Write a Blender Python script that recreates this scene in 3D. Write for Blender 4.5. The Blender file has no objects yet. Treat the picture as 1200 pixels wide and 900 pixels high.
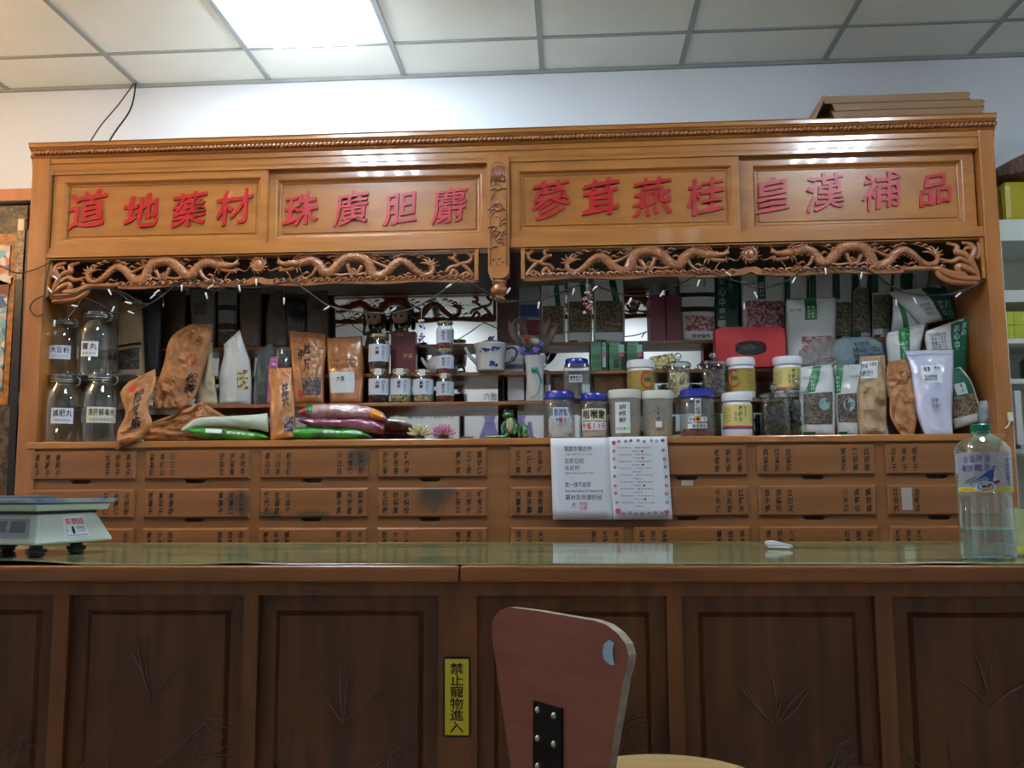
import bpy, math, random
from mathutils import Vector, Matrix, noise
random.seed(7)
S = bpy.context.scene
C = S.collection
PI = math.pi

# ------------------------------------------------------------------ camera, world, lights, exposure
CAM = Vector((0, 0, 1.0)); FOC = 1068.6
RT = Vector((0.99781718, 0.06579289, -0.00567223))
UP = Vector((0.01317458, -0.11416391, 0.99337457))
FW = Vector((-0.06470941, 0.99128094, 0.11478150))
cd = bpy.data.cameras.new('camera'); cam = bpy.data.objects.new('camera', cd); C.objects.link(cam)
cam.matrix_world = Matrix(((RT.x, UP.x, -FW.x, CAM.x), (RT.y, UP.y, -FW.y, CAM.y), (RT.z, UP.z, -FW.z, CAM.z), (0, 0, 0, 1)))
cd.sensor_width = 36.0; cd.lens = FOC / 1200 * 36; cd.clip_start = 0.05
S.camera = cam
def at(px, py, Y):
    d = RT * ((px - 600) / FOC) + UP * (-(py - 450) / FOC) + FW
    return CAM + d * (Y / d.y)

W = bpy.data.worlds.new('world'); S.world = W; W.use_nodes = True
W.node_tree.nodes['Background'].inputs[0].default_value = (0.75, 0.85, 1, 1)
W.node_tree.nodes['Background'].inputs[1].default_value = 0.3
S.view_settings.view_transform = 'Standard'; S.view_settings.look = 'None'
S.view_settings.exposure = 0.0; S.view_settings.gamma = 1.0; S.view_settings.use_curve_mapping = False
LAMP_MAIN, LAMP_CUST, LAMP_WARM = 96.0, 4.2, 150.0
WALL_WASH = 3.2
def area(name, loc, sx, sy, power, col):
    l = bpy.data.lights.new(name, 'AREA'); l.shape = 'RECTANGLE'; l.size = sx; l.size_y = sy; l.energy = power; l.color = col
    o = bpy.data.objects.new(name, l); o.location = loc; C.objects.link(o); return o

def proj0(p):
    d = Vector(p) - CAM; w = d.dot(FW); return 600 + FOC * d.dot(RT) / w, 450 - FOC * d.dot(UP) / w
# ------------------------------------------------------------------ materials
def lin(c):
    return tuple(((v / 255) / 12.92 if v / 255 <= 0.04045 else ((v / 255 + 0.055) / 1.055) ** 2.4) for v in c[:3]) + (1,)
MATS = {}
def M(name, col=(90, 70, 30), rough=0.5, metal=0.0, var=0.12, vs=6.0, bump=0.0, bs=40.0, st=(1, 1, 1), coat=0.0, spec=0.5, emis=0.0, col2=None):
    if name in MATS: return MATS[name]
    m = bpy.data.materials.new(name); m.use_nodes = True; MATS[name] = m
    nt = m.node_tree; b = nt.nodes['Principled BSDF']; L = nt.links.new
    tc = nt.nodes.new('ShaderNodeTexCoord'); mp = nt.nodes.new('ShaderNodeMapping'); mp.inputs['Scale'].default_value = st
    L(tc.outputs['Object'], mp.inputs[0])
    nz = nt.nodes.new('ShaderNodeTexNoise'); nz.inputs['Scale'].default_value = vs; nz.inputs['Detail'].default_value = 5
    L(mp.outputs[0], nz.inputs['Vector'])
    mx = nt.nodes.new('ShaderNodeMix'); mx.data_type = 'RGBA'
    c = lin(col)
    c2 = lin(col2) if col2 else tuple(max(0, x * (1 - 2 * var)) for x in c[:3]) + (1,)
    mx.inputs[6].default_value = c2; mx.inputs[7].default_value = c
    r = nt.nodes.new('ShaderNodeMapRange'); r.inputs[1].default_value = 0.35; r.inputs[2].default_value = 0.65
    L(nz.outputs[0], r.inputs[0]); L(r.outputs[0], mx.inputs[0]); L(mx.outputs[2], b.inputs['Base Color'])
    b.inputs['Roughness'].default_value = rough; b.inputs['Metallic'].default_value = metal
    b.inputs['Coat Weight'].default_value = coat; b.inputs['Coat Roughness'].default_value = 0.06
    b.inputs['Specular IOR Level'].default_value = spec
    if emis:
        b.inputs['Emission Color'].default_value = c; b.inputs['Emission Strength'].default_value = emis
    if bump:
        n2 = nt.nodes.new('ShaderNodeTexNoise'); n2.inputs['Scale'].default_value = bs; n2.inputs['Detail'].default_value = 4
        L(mp.outputs[0], n2.inputs['Vector'])
        bp = nt.nodes.new('ShaderNodeBump'); bp.inputs['Strength'].default_value = bump; bp.inputs['Distance'].default_value = 0.01
        L(n2.outputs[0], bp.inputs['Height']); L(bp.outputs[0], b.inputs['Normal'])
    return m
def wood(name, c1, c2, rough=0.3, coat=0.6, st=(1, 8, 8), bump=0.03, stains=None):
    m = M(name, c1, rough, var=0.1, vs=3.0, bump=bump, bs=14, st=st, coat=coat, col2=c2)
    if stains:
        nt = m.node_tree; L = nt.links.new; b = nt.nodes['Principled BSDF']
        src = b.inputs['Base Color'].links[0].from_socket
        tc = nt.nodes.new('ShaderNodeTexCoord')
        for (x, y, z, sx, sz) in stains:
            mp = nt.nodes.new('ShaderNodeMapping'); mp.vector_type = 'POINT'
            mp.inputs['Location'].default_value = (-x / sx, 0, -z / sz); mp.inputs['Scale'].default_value = (1 / sx, 0, 1 / sz)
            L(tc.outputs['Object'], mp.inputs[0])
            n = nt.nodes.new('ShaderNodeTexNoise'); n.inputs['Scale'].default_value = 1.6; n.inputs['Detail'].default_value = 3; L(mp.outputs[0], n.inputs['Vector'])
            ln = nt.nodes.new('ShaderNodeVectorMath'); ln.operation = 'LENGTH'; L(mp.outputs[0], ln.inputs[0])
            ad = nt.nodes.new('ShaderNodeMath'); ad.operation = 'MULTIPLY_ADD'; L(n.outputs[0], ad.inputs[0]); ad.inputs[1].default_value = 1.0; L(ln.outputs['Value'], ad.inputs[2])
            r = nt.nodes.new('ShaderNodeMapRange'); r.inputs[1].default_value = 1.0; r.inputs[2].default_value = 1.5; r.inputs[3].default_value = 0.75; r.inputs[4].default_value = 0.0
            L(ad.outputs[0], r.inputs[0])
            mx = nt.nodes.new('ShaderNodeMix'); mx.data_type = 'RGBA'; L(r.outputs[0], mx.inputs[0]); L(src, mx.inputs[6]); mx.inputs[7].default_value = lin((58, 54, 42))
            src = mx.outputs[2]
        L(src, b.inputs['Base Color'])
    return m
def herb(name, cols, scale=90, bump=0.6):
    if name in MATS: return MATS[name]
    m = bpy.data.materials.new(name); m.use_nodes = True; MATS[name] = m
    nt = m.node_tree; b = nt.nodes['Principled BSDF']; L = nt.links.new
    tc = nt.nodes.new('ShaderNodeTexCoord'); v = nt.nodes.new('ShaderNodeTexVoronoi'); v.inputs['Scale'].default_value = scale
    L(tc.outputs['Object'], v.inputs['Vector'])
    rp_ = nt.nodes.new('ShaderNodeValToRGB'); rp_.color_ramp.interpolation = 'CONSTANT'
    e = rp_.color_ramp.elements
    while len(e) < len(cols): e.new(0.5)
    for i, c in enumerate(cols): e[i].position = i / len(cols); e[i].color = lin(c)
    sp = nt.nodes.new('ShaderNodeSeparateColor'); L(v.outputs['Color'], sp.inputs[0]); L(sp.outputs[0], rp_.inputs[0])
    L(rp_.outputs[0], b.inputs['Base Color']); b.inputs['Roughness'].default_value = 0.5
    bp = nt.nodes.new('ShaderNodeBump'); bp.inputs['Strength'].default_value = bump; bp.inputs['Distance'].default_value = 0.004; bp.invert = True
    L(v.outputs['Distance'], bp.inputs['Height']); L(bp.outputs[0], b.inputs['Normal'])
    return m
def clear(name, tint=(235, 240, 240), gloss=0.16, rough=0.04, haze=0.0, hazecol=(200, 205, 205), bump=0.0, bs=20):
    if name in MATS: return MATS[name]
    m = bpy.data.materials.new(name); m.use_nodes = True; MATS[name] = m
    nt = m.node_tree; L = nt.links.new; nt.nodes.remove(nt.nodes['Principled BSDF']); out = nt.nodes['Material Output']
    t = nt.nodes.new('ShaderNodeBsdfTransparent'); t.inputs[0].default_value = lin(tint)
    g = nt.nodes.new('ShaderNodeBsdfGlossy'); g.inputs['Roughness'].default_value = rough; g.inputs[0].default_value = (0.9, 0.95, 0.95, 1)
    lw = nt.nodes.new('ShaderNodeLayerWeight'); lw.inputs[0].default_value = 0.35
    r = nt.nodes.new('ShaderNodeMapRange'); r.inputs[3].default_value = gloss * 0.45; r.inputs[4].default_value = min(1, gloss * 4); L(lw.outputs['Facing'], r.inputs[0])
    r.inputs[1].default_value = 0.0; r.inputs[2].default_value = 1.0
    a = nt.nodes.new('ShaderNodeMixShader'); L(r.outputs[0], a.inputs[0]); L(t.outputs[0], a.inputs[1]); L(g.outputs[0], a.inputs[2])
    res = a
    if haze:
        d = nt.nodes.new('ShaderNodeBsdfDiffuse'); d.inputs[0].default_value = lin(hazecol)
        nz = nt.nodes.new('ShaderNodeTexNoise'); nz.inputs['Scale'].default_value = 12
        rr = nt.nodes.new('ShaderNodeMapRange'); rr.inputs[3].default_value = haze * 0.7; rr.inputs[4].default_value = min(1, haze * 1.3); L(nz.outputs[0], rr.inputs[0])
        b2 = nt.nodes.new('ShaderNodeMixShader'); L(rr.outputs[0], b2.inputs[0]); L(a.outputs[0], b2.inputs[1]); L(d.outputs[0], b2.inputs[2]); res = b2
    if bump:
        n2 = nt.nodes.new('ShaderNodeTexNoise'); n2.inputs['Scale'].default_value = bs; bp = nt.nodes.new('ShaderNodeBump'); bp.inputs['Strength'].default_value = bump; bp.inputs['Distance'].default_value = 0.02
        L(n2.outputs[0], bp.inputs['Height']); L(bp.outputs[0], g.inputs['Normal'])
    L(res.outputs[0], out.inputs[0])
    return m

# ------------------------------------------------------------------ mesh builder
ORG = {}
class MB:
    def __init__(s): s.v = []; s.f = []
    def add(s, vs, fs):
        n = len(s.v); s.v += [Vector(p) for p in vs]; s.f += [tuple(i + n for i in f) for f in fs]; return s
    def box(s, x0, x1, y0, y1, z0, z1):
        return s.add([(x0, y0, z0), (x1, y0, z0), (x1, y1, z0), (x0, y1, z0), (x0, y0, z1), (x1, y0, z1), (x1, y1, z1), (x0, y1, z1)],
                     [(0, 3, 2, 1), (4, 5, 6, 7), (0, 1, 5, 4), (1, 2, 6, 5), (2, 3, 7, 6), (3, 0, 4, 7)])
    def rp(s, x0, x1, z0, z1, prof, cap=True):      # rectangle in the XZ plane swept through (inset, y) steps
        vs = []; fs = []
        for d, y in prof: vs += [(x0 + d, y, z0 + d), (x1 - d, y, z0 + d), (x1 - d, y, z1 - d), (x0 + d, y, z1 - d)]
        for k in range(len(prof) - 1):
            for i in range(4): a = 4 * k + i; b = 4 * k + (i + 1) % 4; fs.append((a, b, b + 4, a + 4))
        if cap: n = 4 * (len(prof) - 1); fs.append((n, n + 1, n + 2, n + 3))
        return s.add(vs, fs)
    def lathe(s, c, prof, n=28, sq=2.0, cap=True, rot=0.0):
        vs = []; fs = []
        for r, z in prof:
            for i in range(n):
                a = 2 * PI * i / n; ca, sa = math.cos(a), math.sin(a)
                if sq != 2: k = (abs(ca) ** sq + abs(sa) ** sq) ** (-1 / sq)
                else: k = 1
                x, y = r * k * ca, r * k * sa
                x, y = x * math.cos(rot) - y * math.sin(rot), x * math.sin(rot) + y * math.cos(rot)
                vs.append((c[0] + x, c[1] + y, c[2] + z))
        for k in range(len(prof) - 1):
            for i in range(n): j = (i + 1) % n; fs.append((k * n + i, k * n + j, (k + 1) * n + j, (k + 1) * n + i))
        if cap: fs.append(tuple(range(n))[::-1]); m = (len(prof) - 1) * n; fs.append(tuple(range(m, m + n)))
        return s.add(vs, fs)
    def tube(s, pts, rad, n=6, squash=1.0, cap=True):
        pts = [Vector(p) for p in pts]; vs = []; fs = []; N = len(pts)
        for k, p in enumerate(pts):
            t = (pts[min(k + 1, N - 1)] - pts[max(k - 1, 0)])
            if t.length < 1e-9: t = Vector((0, 0, 1))
            t.normalize(); ref = Vector((0, 1, 0)) if abs(t.y) < 0.95 else Vector((1, 0, 0))
            a = t.cross(ref).normalized(); b = t.cross(a).normalized()
            r = rad[k] if isinstance(rad, (list, tuple)) else rad
            for i in range(n): w = 2 * PI * i / n; vs.append(p + a * (math.cos(w) * r) + b * (math.sin(w) * r * squash))
        for k in range(N - 1):
            for i in range(n): j = (i + 1) % n; fs.append((k * n + i, k * n + j, (k + 1) * n + j, (k + 1) * n + i))
        if cap: fs.append(tuple(range(n))[::-1]); m = (N - 1) * n; fs.append(tuple(range(m, m + n)))
        return s.add(vs, fs)
    def ball(s, c, rx, ry=None, rz=None, n=12, m=8, R=None):
        ry = ry or rx; rz = rz or rx; vs = []; fs = []; c = Vector(c)
        for k in range(m + 1):
            p = PI * k / m
            for i in range(n):
                a = 2 * PI * i / n; v = Vector((rx * math.sin(p) * math.cos(a), ry * math.sin(p) * math.sin(a), rz * math.cos(p)))
                vs.append(c + (R @ v if R else v))
        for k in range(m):
            for i in range(n): j = (i + 1) % n; fs.append((k * n + i, (k + 1) * n + i, (k + 1) * n + j, k * n + j))
        return s.add(vs, fs)
    def prism(s, pts, y0, y1):                      # polygon [(x, z)] extruded along Y
        n = len(pts)
        vs = [(x, y0, z) for x, z in pts] + [(x, y1, z) for x, z in pts]
        return s.add(vs, [tuple(range(n)), tuple(range(2 * n - 1, n - 1, -1))] + [(i, i + n, (i + 1) % n + n, (i + 1) % n) for i in range(n)])
    def quad(s, a, b, c, d): return s.add([a, b, c, d], [(0, 1, 2, 3)])
    def build(s, name, mat, parent=None, smooth=False, origin=None, bevel=0.0):
        if origin is None:
            if parent is not None: origin = ORG[parent.name]
            elif s.v: origin = Vector((sum(p.x for p in s.v) / len(s.v), sum(p.y for p in s.v) / len(s.v), min(p.z for p in s.v)))
        me = bpy.data.meshes.new(name); me.from_pydata([p - origin for p in s.v], [], s.f); me.materials.append(mat)
        if smooth: me.shade_smooth()
        if smooth == 'auto':
            try: me.set_sharp_from_angle(angle=0.7)
            except Exception: pass
        me.update()
        o = bpy.data.objects.new(name, me); C.objects.link(o)
        if parent is not None: o.parent = parent; o.location = origin - ORG[parent.name]
        else: o.location = origin
        ORG[o.name] = origin
        if bevel:
            b = o.modifiers.new('bevel', 'BEVEL'); b.width = bevel; b.segments = 2; b.limit_method = 'ANGLE'
        return o
GROUPS = {}
def tag(o, label, cat, group=None):
    o['label'] = label; o['category'] = cat
    if group: o['group'] = group
    return o
def empty(name, loc, label=None, cat=None, group=None):
    o = bpy.data.objects.new(name, None); C.objects.link(o); o.location = loc; o.empty_display_size = 0.05; ORG[o.name] = Vector(loc)
    if label: tag(o, label, cat, group)
    return o
def struct(o): o['kind'] = 'structure'; return o
def smooth_path(pts, k=6):
    pts = [Vector(p) for p in pts]; out = []
    for i in range(len(pts) - 1):
        p0 = pts[max(i - 1, 0)]; p1 = pts[i]; p2 = pts[i + 1]; p3 = pts[min(i + 2, len(pts) - 1)]
        for j in range(k):
            t = j / k
            out.append(0.5 * ((2 * p1) + (p2 - p0) * t + (2 * p0 - 5 * p1 + 4 * p2 - p3) * t * t + (3 * p1 - p0 - 3 * p2 + p3) * t ** 3))
    out.append(pts[-1]); return out

# ------------------------------------------------------------------ lettering
GL = {}
def glyph(ch, bold=0.0, brush=False, res=1):
    key = (ch, bold, brush, res)
    if key in GL: return GL[key]
    c = bpy.data.curves.new('glyph', 'FONT'); c.body = ch; c.size = 1; c.offset = bold; c.resolution_u = res; c.fill_mode = 'FRONT'
    o = bpy.data.objects.new('glyph', c); C.objects.link(o); me = o.to_mesh()
    vs = [(v.co.x, v.co.y) for v in me.vertices]; fs = [tuple(p.vertices) for p in me.polygons]
    o.to_mesh_clear(); bpy.data.objects.remove(o); bpy.data.curves.remove(c)
    if vs:
        if ord(ch) > 0x2000: vs = [(x - 0.5, y - 0.38) for x, y in vs]
        else:
            mx = (min(v[0] for v in vs) + max(v[0] for v in vs)) / 2; vs = [(x - mx, y - 0.36) for x, y in vs]
    if brush:
        sd = sum(map(ord, ch)) % 97
        w = []
        for x, y in vs:
            y2 = y + 0.16 * x; x2 = x + 0.04 * y
            n1 = noise.noise(Vector((x * 3.2, y * 3.2, sd))); n2 = noise.noise(Vector((x * 3.2 + 9, y * 3.2, sd)))
            w.append((x2 + 0.045 * n1, y2 + 0.045 * n2))
        vs = w
    GL[key] = (vs, fs); return GL[key]
def put_text(mb, Sf, box, rows, vertical=False, bold=0.0, brush=False, fill=0.95, off=0.0012, width=None):
    """rows: list of strings laid in box (u0,v0,u1,v1); Sf(u,v,off) -> point. vertical: rows are columns, given left to right"""
    u0, v0, u1, v1 = box; nr = len(rows); nc = max(len(r) for r in rows)
    for i, r in enumerate(rows):
        for j, ch in enumerate(r):
            if ch == ' ': continue
            if vertical: cu = u0 + (i + 0.5) * (u1 - u0) / nr; cv = v0 + (j + 0.5) * (v1 - v0) / nc; su = (u1 - u0) / nr; sv = (v1 - v0) / nc
            else: cu = u0 + (j + 0.5) * (u1 - u0) / nc; cv = v0 + (i + 0.5) * (v1 - v0) / nr; su = (u1 - u0) / nc; sv = (v1 - v0) / nr
            vs, fs = glyph(ch, bold, brush)
            mb.add([Sf(cu + x * su * fill, cv - y * sv * fill, off) for x, y in vs], fs)
    return mb
def plane_surf(o, ux, vz, n=(0, -1, 0)):
    o = Vector(o); ux = Vector(ux); vz = Vector(vz); n = Vector(n)
    return lambda u, v, off=0.0: o + ux * u + vz * v + n * off
def patch(mb, Sf, box, nu=2, nv=2, off=0.0008):
    u0, v0, u1, v1 = box; vs = []; fs = []
    for j in range(nv + 1):
        for i in range(nu + 1): vs.append(Sf(u0 + (u1 - u0) * i / nu, v0 + (v1 - v0) * j / nv, off))
    for j in range(nv):
        for i in range(nu): a = j * (nu + 1) + i; fs.append((a, a + nu + 1, a + nu + 2, a + 1))
    return mb.add(vs, fs)
def disc(mb, Sf, cu, cv, ru, rv, off=0.0012, n=20, ru0=0):
    vs = [Sf(cu + ru * math.cos(2 * PI * i / n), cv + rv * math.sin(2 * PI * i / n), off) for i in range(n)]
    if ru0:
        k = ru0 / ru; vs += [Sf(cu + k * ru * math.cos(2 * PI * i / n), cv + k * rv * math.sin(2 * PI * i / n), off) for i in range(n)]
        return mb.add(vs, [(i, (i + 1) % n, (i + 1) % n + n, i + n) for i in range(n)])
    return mb.add(vs, [tuple(range(n))])

ink = M('black_ink', (12, 10, 9), 0.6, var=0.05)
ink_grey = M('grey_print', (105, 110, 120), 0.6, var=0.05)
ink_red = M('red_print', (190, 35, 40), 0.5, var=0.05)
ink_blue = M('blue_print', (40, 60, 150), 0.5, var=0.05)
paper = M('white_paper', (222, 226, 232), 0.6, var=0.02, vs=3)
paper_cream = M('cream_paper', (226, 220, 190), 0.6, var=0.03)
gold_ink = M('gold_print', (200, 160, 80), 0.4, var=0.1)
varn = wood('varnished_wood', (172, 113, 50), (156, 98, 42))
varn_v = wood('varnished_wood_upright', (166, 106, 48), (148, 90, 38), st=(8, 8, 1))
drawer_w = wood('drawer_wood', (142, 92, 48), (128, 80, 40), rough=0.4, coat=0.3)
carve_w = M('carved_wood', (158, 98, 56), 0.35, var=0.12, vs=20, coat=0.4)
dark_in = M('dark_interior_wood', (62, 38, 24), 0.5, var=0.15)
white_pl = M('white_plastic', (232, 234, 238), 0.35, var=0.02)
blue_lid = M('blue_plastic_lid', (28, 48, 150), 0.25, var=0.08, coat=0.3)
glass = clear('clear_glass', (248, 252, 250), 0.16)
pet = clear('clear_plastic', (248, 251, 252), 0.12, 0.12, haze=0.08)
metal = M('steel_wire', (190, 190, 185), 0.3, metal=1.0, var=0.08)
blackpl = M('black_plastic', (14, 14, 15), 0.35, var=0.1)
green_pr = M('green_print', (18, 118, 58), 0.4, var=0.05)
dkgreen_pr = M('dark_green_print', (12, 84, 58), 0.4, var=0.05)
foil_white = M('white_pouch_film', (208, 212, 210), 0.35, var=0.04, bump=0.15, bs=25, coat=0.2)
kraft = M('brown_kraft_paper', (172, 118, 66), 0.6, var=0.12, vs=14, bump=0.35, bs=30)
kraft_dk = M('glossy_kraft_paper', (176, 112, 60), 0.35, var=0.12, vs=14, bump=0.3, bs=26, coat=0.25)
red_paint = M('red_lacquer', (176, 26, 30), 0.35, var=0.06, coat=0.2)

# ------------------------------------------------------------------ the room
X0, X1, Y0, Y1, H = -3.0, 2.9, -2.0, 3.77, 2.80
wall_m = M('white_wall_paint', (214, 218, 222), 0.75, var=0.02, vs=1.2, bump=0.04, bs=60)
def wallbox(name, a):
    m = MB(); m.box(*a); return struct(m.build(name, wall_m))
wallbox('wall_back', (X0, X1, Y1, Y1 + .1, 0, H + .1)); wallbox('wall_front', (X0, X1, Y0 - .1, Y0, 0, H + .1))
wallbox('wall_left', (X0 - .1, X0, Y0, Y1, 0, H + .1)); wallbox('wall_right', (X1, X1 + .1, Y0, Y1, 0, H + .1))
fl = MB().box(X0, X1, Y0, Y1, -.1, 0).build('floor', M('floor_terrazzo', (170, 164, 152), 0.35, var=0.15, vs=14)); struct(fl)
ceil = MB().box(X0, X1, Y0, Y1, H + .03, H + .1).build('ceiling', wall_m); struct(ceil)
gx = [-1.908 - .6, -1.908, -1.309, -.710, -.107, .487, 1.086, 1.686, 2.285]; gx = [-3.0] + gx + [2.9]
gy = [Y1]; y = 3.473
while y > Y0: gy.append(y); y -= .6
gy.append(Y0)
tile_m = M('ceiling_tile', (234, 235, 226), 0.8, var=0.03, vs=2.5, bump=0.1, bs=120)
bar_m = M('ceiling_grid_metal', (150, 154, 152), 0.5, var=0.05)
LIT = {(3, 1), (3, 3), (7, 3), (3, 6), (6, 6)}
tile0 = None
tcache = {}
for i in range(len(gx) - 1):
    for j in range(len(gy) - 1):
        if (i, j) in LIT: continue
        w, d = gx[i + 1] - gx[i] - .012, gy[j] - gy[j + 1] - .012
        k = (round(w, 2), round(d, 2)); c = Vector(((gx[i] + gx[i + 1]) / 2, (gy[j] + gy[j + 1]) / 2, H))
        if k not in tcache:
            m = MB().box(c.x - w / 2, c.x + w / 2, c.y - d / 2, c.y + d / 2, H, H + .012); tcache[k] = m.build('ceiling_tile', tile_m, origin=c)
            o = tcache[k]
        else: o = tcache[k].copy(); C.objects.link(o)
        o.parent = ceil; o.location = c - ORG['ceiling']
for x in gx[1:-1]: MB().box(x - .011, x + .011, Y0, Y1, H - .006, H + .01).build('grid_bar', bar_m, ceil)
for y in gy[1:-1]: MB().box(X0, X1, y - .009, y + .009, H - .005, H + .01).build('grid_bar', bar_m, ceil)
MB().box(X0, X1, Y1 - .016, Y1, H - .014, H).build('edge_bar', bar_m, ceil)
tube_m = M('lit_fluorescent_tube', (225, 240, 255), emis=LAMP_MAIN * .6, var=0.0)
tube_b = M('ceiling_fluorescent_tube', (225, 240, 255), emis=LAMP_MAIN * .8, var=0.0)
tube_cust = M('dim_fluorescent_tube', (225, 235, 255), emis=LAMP_CUST, var=0.0)
tray_m = M('white_lamp_tray', (235, 238, 240), 0.3, var=0.01)
for (i, j), lab in zip([(3, 1), (3, 3), (7, 3), (3, 6), (6, 6)], ['bright fluorescent ceiling light at top centre, nearest the back wall', 'fluorescent ceiling light above the middle of the counter', 'fluorescent ceiling light above the right end of the counter', 'dim fluorescent ceiling light in the left of the customer area', 'dim fluorescent ceiling light in the right of the customer area']):
    xa, xb, ya, yb = gx[i], gx[i + 1], gy[j + 1], gy[j]
    t = empty('ceiling_light', ((xa + xb) / 2, (ya + yb) / 2, H - .02), lab, 'ceiling light', 'recessed ceiling lights')
    m = MB()
    vs = []
    for (a, b, z) in ((.0, .0, H - .004), (.02, .02, H - .004), (.05, .05, H + .028)): vs += [(xa + a, ya + b, z), (xb - a, ya + b, z), (xb - a, yb - b, z), (xa + a, yb - b, z)]
    m.add(vs, [(4 * k + q, 4 * k + (q + 1) % 4, 4 * k + 4 + (q + 1) % 4, 4 * k + 4 + q) for k in range(2) for q in range(4)] + [(8, 9, 10, 11)])
    m.build('tray', tray_m, t)
    for q in (.16, .26, .38, .48) if j < 5 else (.2, .42):
        x = xa + q * (xb - xa) / .64
        MB().tube([(x, ya + .05, H - .024), (x, yb - .05, H - .024)], .016, 10).build('fluorescent_tube', tube_m if j == 1 else tube_b if j < 5 else tube_cust, t, smooth=True)
for x in (-1.3, .6):      # spotlights added out of view to brighten the chart wall in the mirror
    t = empty('added_spotlight', (x, -1.2, 2.7), 'added spotlight, out of view, brightening the left of the chart wall' if x < 0 else 'added spotlight, out of view, brightening the right of the chart wall', 'spotlight')
    MB().tube([(x, -1.2, 2.795), (x, -1.2, 2.74)], .01, 8).build('arm', blackpl, t); MB().tube([(x, -1.17, 2.75), (x, -1.27, 2.69)], .035, 16).build('lamp_head', blackpl, t, smooth='auto')
    l = bpy.data.lights.new('spot_beam', 'SPOT'); l.energy = WALL_WASH * 10; l.spot_size = 2.3; l.spot_blend = .6; l.shadow_soft_size = .05; l.color = (.92, .96, 1)
    o = bpy.data.objects.new('spot_beam', l); C.objects.link(o); o.parent = t; o.location = (0, -.085, -.018); o.rotation_euler = Vector((0, -.8, -.95)).to_track_quat('-Z', 'Y').to_euler()
# warm bulb lamp on the left wall side
t = empty('wall_lamp', (-2.9, 2.6, 2.2), 'round warm wall lamp on the left wall', 'lamp')
MB().ball((-2.86, 2.6, 2.3), .07, .07, .07).build('lamp_globe', M('warm_lamp_glass', (255, 205, 140), emis=LAMP_WARM, var=0.0), t, smooth=True)
MB().box(-3.0, -2.9, 2.56, 2.64, 2.2, 2.26).build('lamp_bracket', metal, t)

# opposite wall (seen in the cabinet mirror): charts
VY = 2 * 3.715 - Y0 - .0
def vm(px, py): p = at(px, py, VY); return p.x, p.z
fr_brown = M('brown_wood_strip', (96, 66, 52), 0.5)
chart_p = M('chart_paper', (214, 218, 220), 0.6, var=0.02); body_m = M('purple_anatomy_print', (140, 130, 190), 0.6, var=0.2); body_b = M('blue_anatomy_print', (120, 145, 190), 0.6, var=0.2)
for n, (pa, pb, top, bodym, lab, title) in enumerate([(366, 450, 478, body_b, 'leftmost meridian chart on the wall opposite the cabinet', '十二經絡圖'), (457, 539, 477, body_b, 'white meridian chart with blue figures on the wall opposite the cabinet', '國術治療穴位掛圖'), (544, 637, 456, body_m, 'white meridian chart with purple figures on the wall opposite the cabinet', '國術治療十四經穴')]):
    xa, zt = vm(pa, top); xb, _ = vm(pb, top); zb = zt - 1.0
    t = empty('wall_chart', ((xa + xb) / 2, Y0 + .01, zb), lab, 'wall chart', 'charts on the wall opposite the cabinet')
    MB().box(xa, xb, Y0, Y0 + .01, zb, zt).build('sheet', chart_p, t)
    for s in (xa - .05, xb): MB().box(s, s + .05, Y0, Y0 + .018, zb, zt).build('wood_strip', fr_brown, t)
    MB().box(xa - .05, xb + .05, Y0, Y0 + .018, zt, zt + .06).build('wood_strip', fr_brown, t)
    Sf = lambda u, v, off=0: Vector((xb - (xb - xa) * u, Y0 + .011 + off, zt - (zt - zb) * v))
    put_text(MB(), Sf, (.08, .04, .75, .13), [title], bold=.02, brush=True).build('lettering', ink_grey, t)
    m = MB()
    for cu in (.3, .68):
        disc(m, Sf, cu, .28, .075, .075, .003); m.tube([Sf(cu, .34, .004), Sf(cu, .6, .004), Sf(cu + .05, .9, .004)], [.05, .12, .06], 8, .05)
        m.tube([Sf(cu - .05, .42, .004), Sf(cu - .15, .55, .004), Sf(cu - .12, .35, .004)], [.03, .028, .02], 6, .1); m.tube([Sf(cu + .05, .42, .004), Sf(cu + .14, .6, .004)], [.03, .02], 6, .1)
    m.build('anatomy_figure', bodym, t)

# ------------------------------------------------------------------ medicine cabinet
XL, XR = -2.075, 1.54
IL, IR = -2.0, 1.484
YF = 3.30
cab = empty('medicine_cabinet', (-.27, 3.5, 0), 'tall varnished wooden herbal medicine cabinet with red lettered sign doors and carved dragon frieze', 'cabinet')
def cb(name, m, mat, parent=None, **k): return m.build(name, mat, parent or cab, **k)
cb('side_panel', MB().box(XL, IL - .002, YF - .012, 3.75, 0, 2.30), varn_v, bevel=.004)
cb('side_panel', MB().box(IR + .002, XR, YF - .012, 3.75, 0, 2.30), varn_v, bevel=.004)
cb('top_board', MB().box(XL, XR, YF, 3.75, 2.285, 2.342), M('dusty_grey_board', (170, 168, 162), .8))
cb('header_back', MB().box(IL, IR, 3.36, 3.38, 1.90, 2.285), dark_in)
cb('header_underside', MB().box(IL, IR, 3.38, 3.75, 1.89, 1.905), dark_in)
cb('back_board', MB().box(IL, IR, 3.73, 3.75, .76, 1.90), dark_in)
mir = M('mirror_glass', (236, 240, 238), 0.02, metal=1.0, var=0.0)
for a, b in ((IL, -1.2), (-1.197, -.30), (-.22, .70), (.703, IR)): cb('mirror_pane', MB().box(a, b, 3.715, 3.72, 1.19, 1.89), mir)
cb('dark_post', MB().box(-.30, -.22, 3.68, 3.73, 1.57, 1.89), M('red_brown_wood', (82, 42, 34), .4))  # dark red-brown post set at the back between the mirror panes
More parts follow.
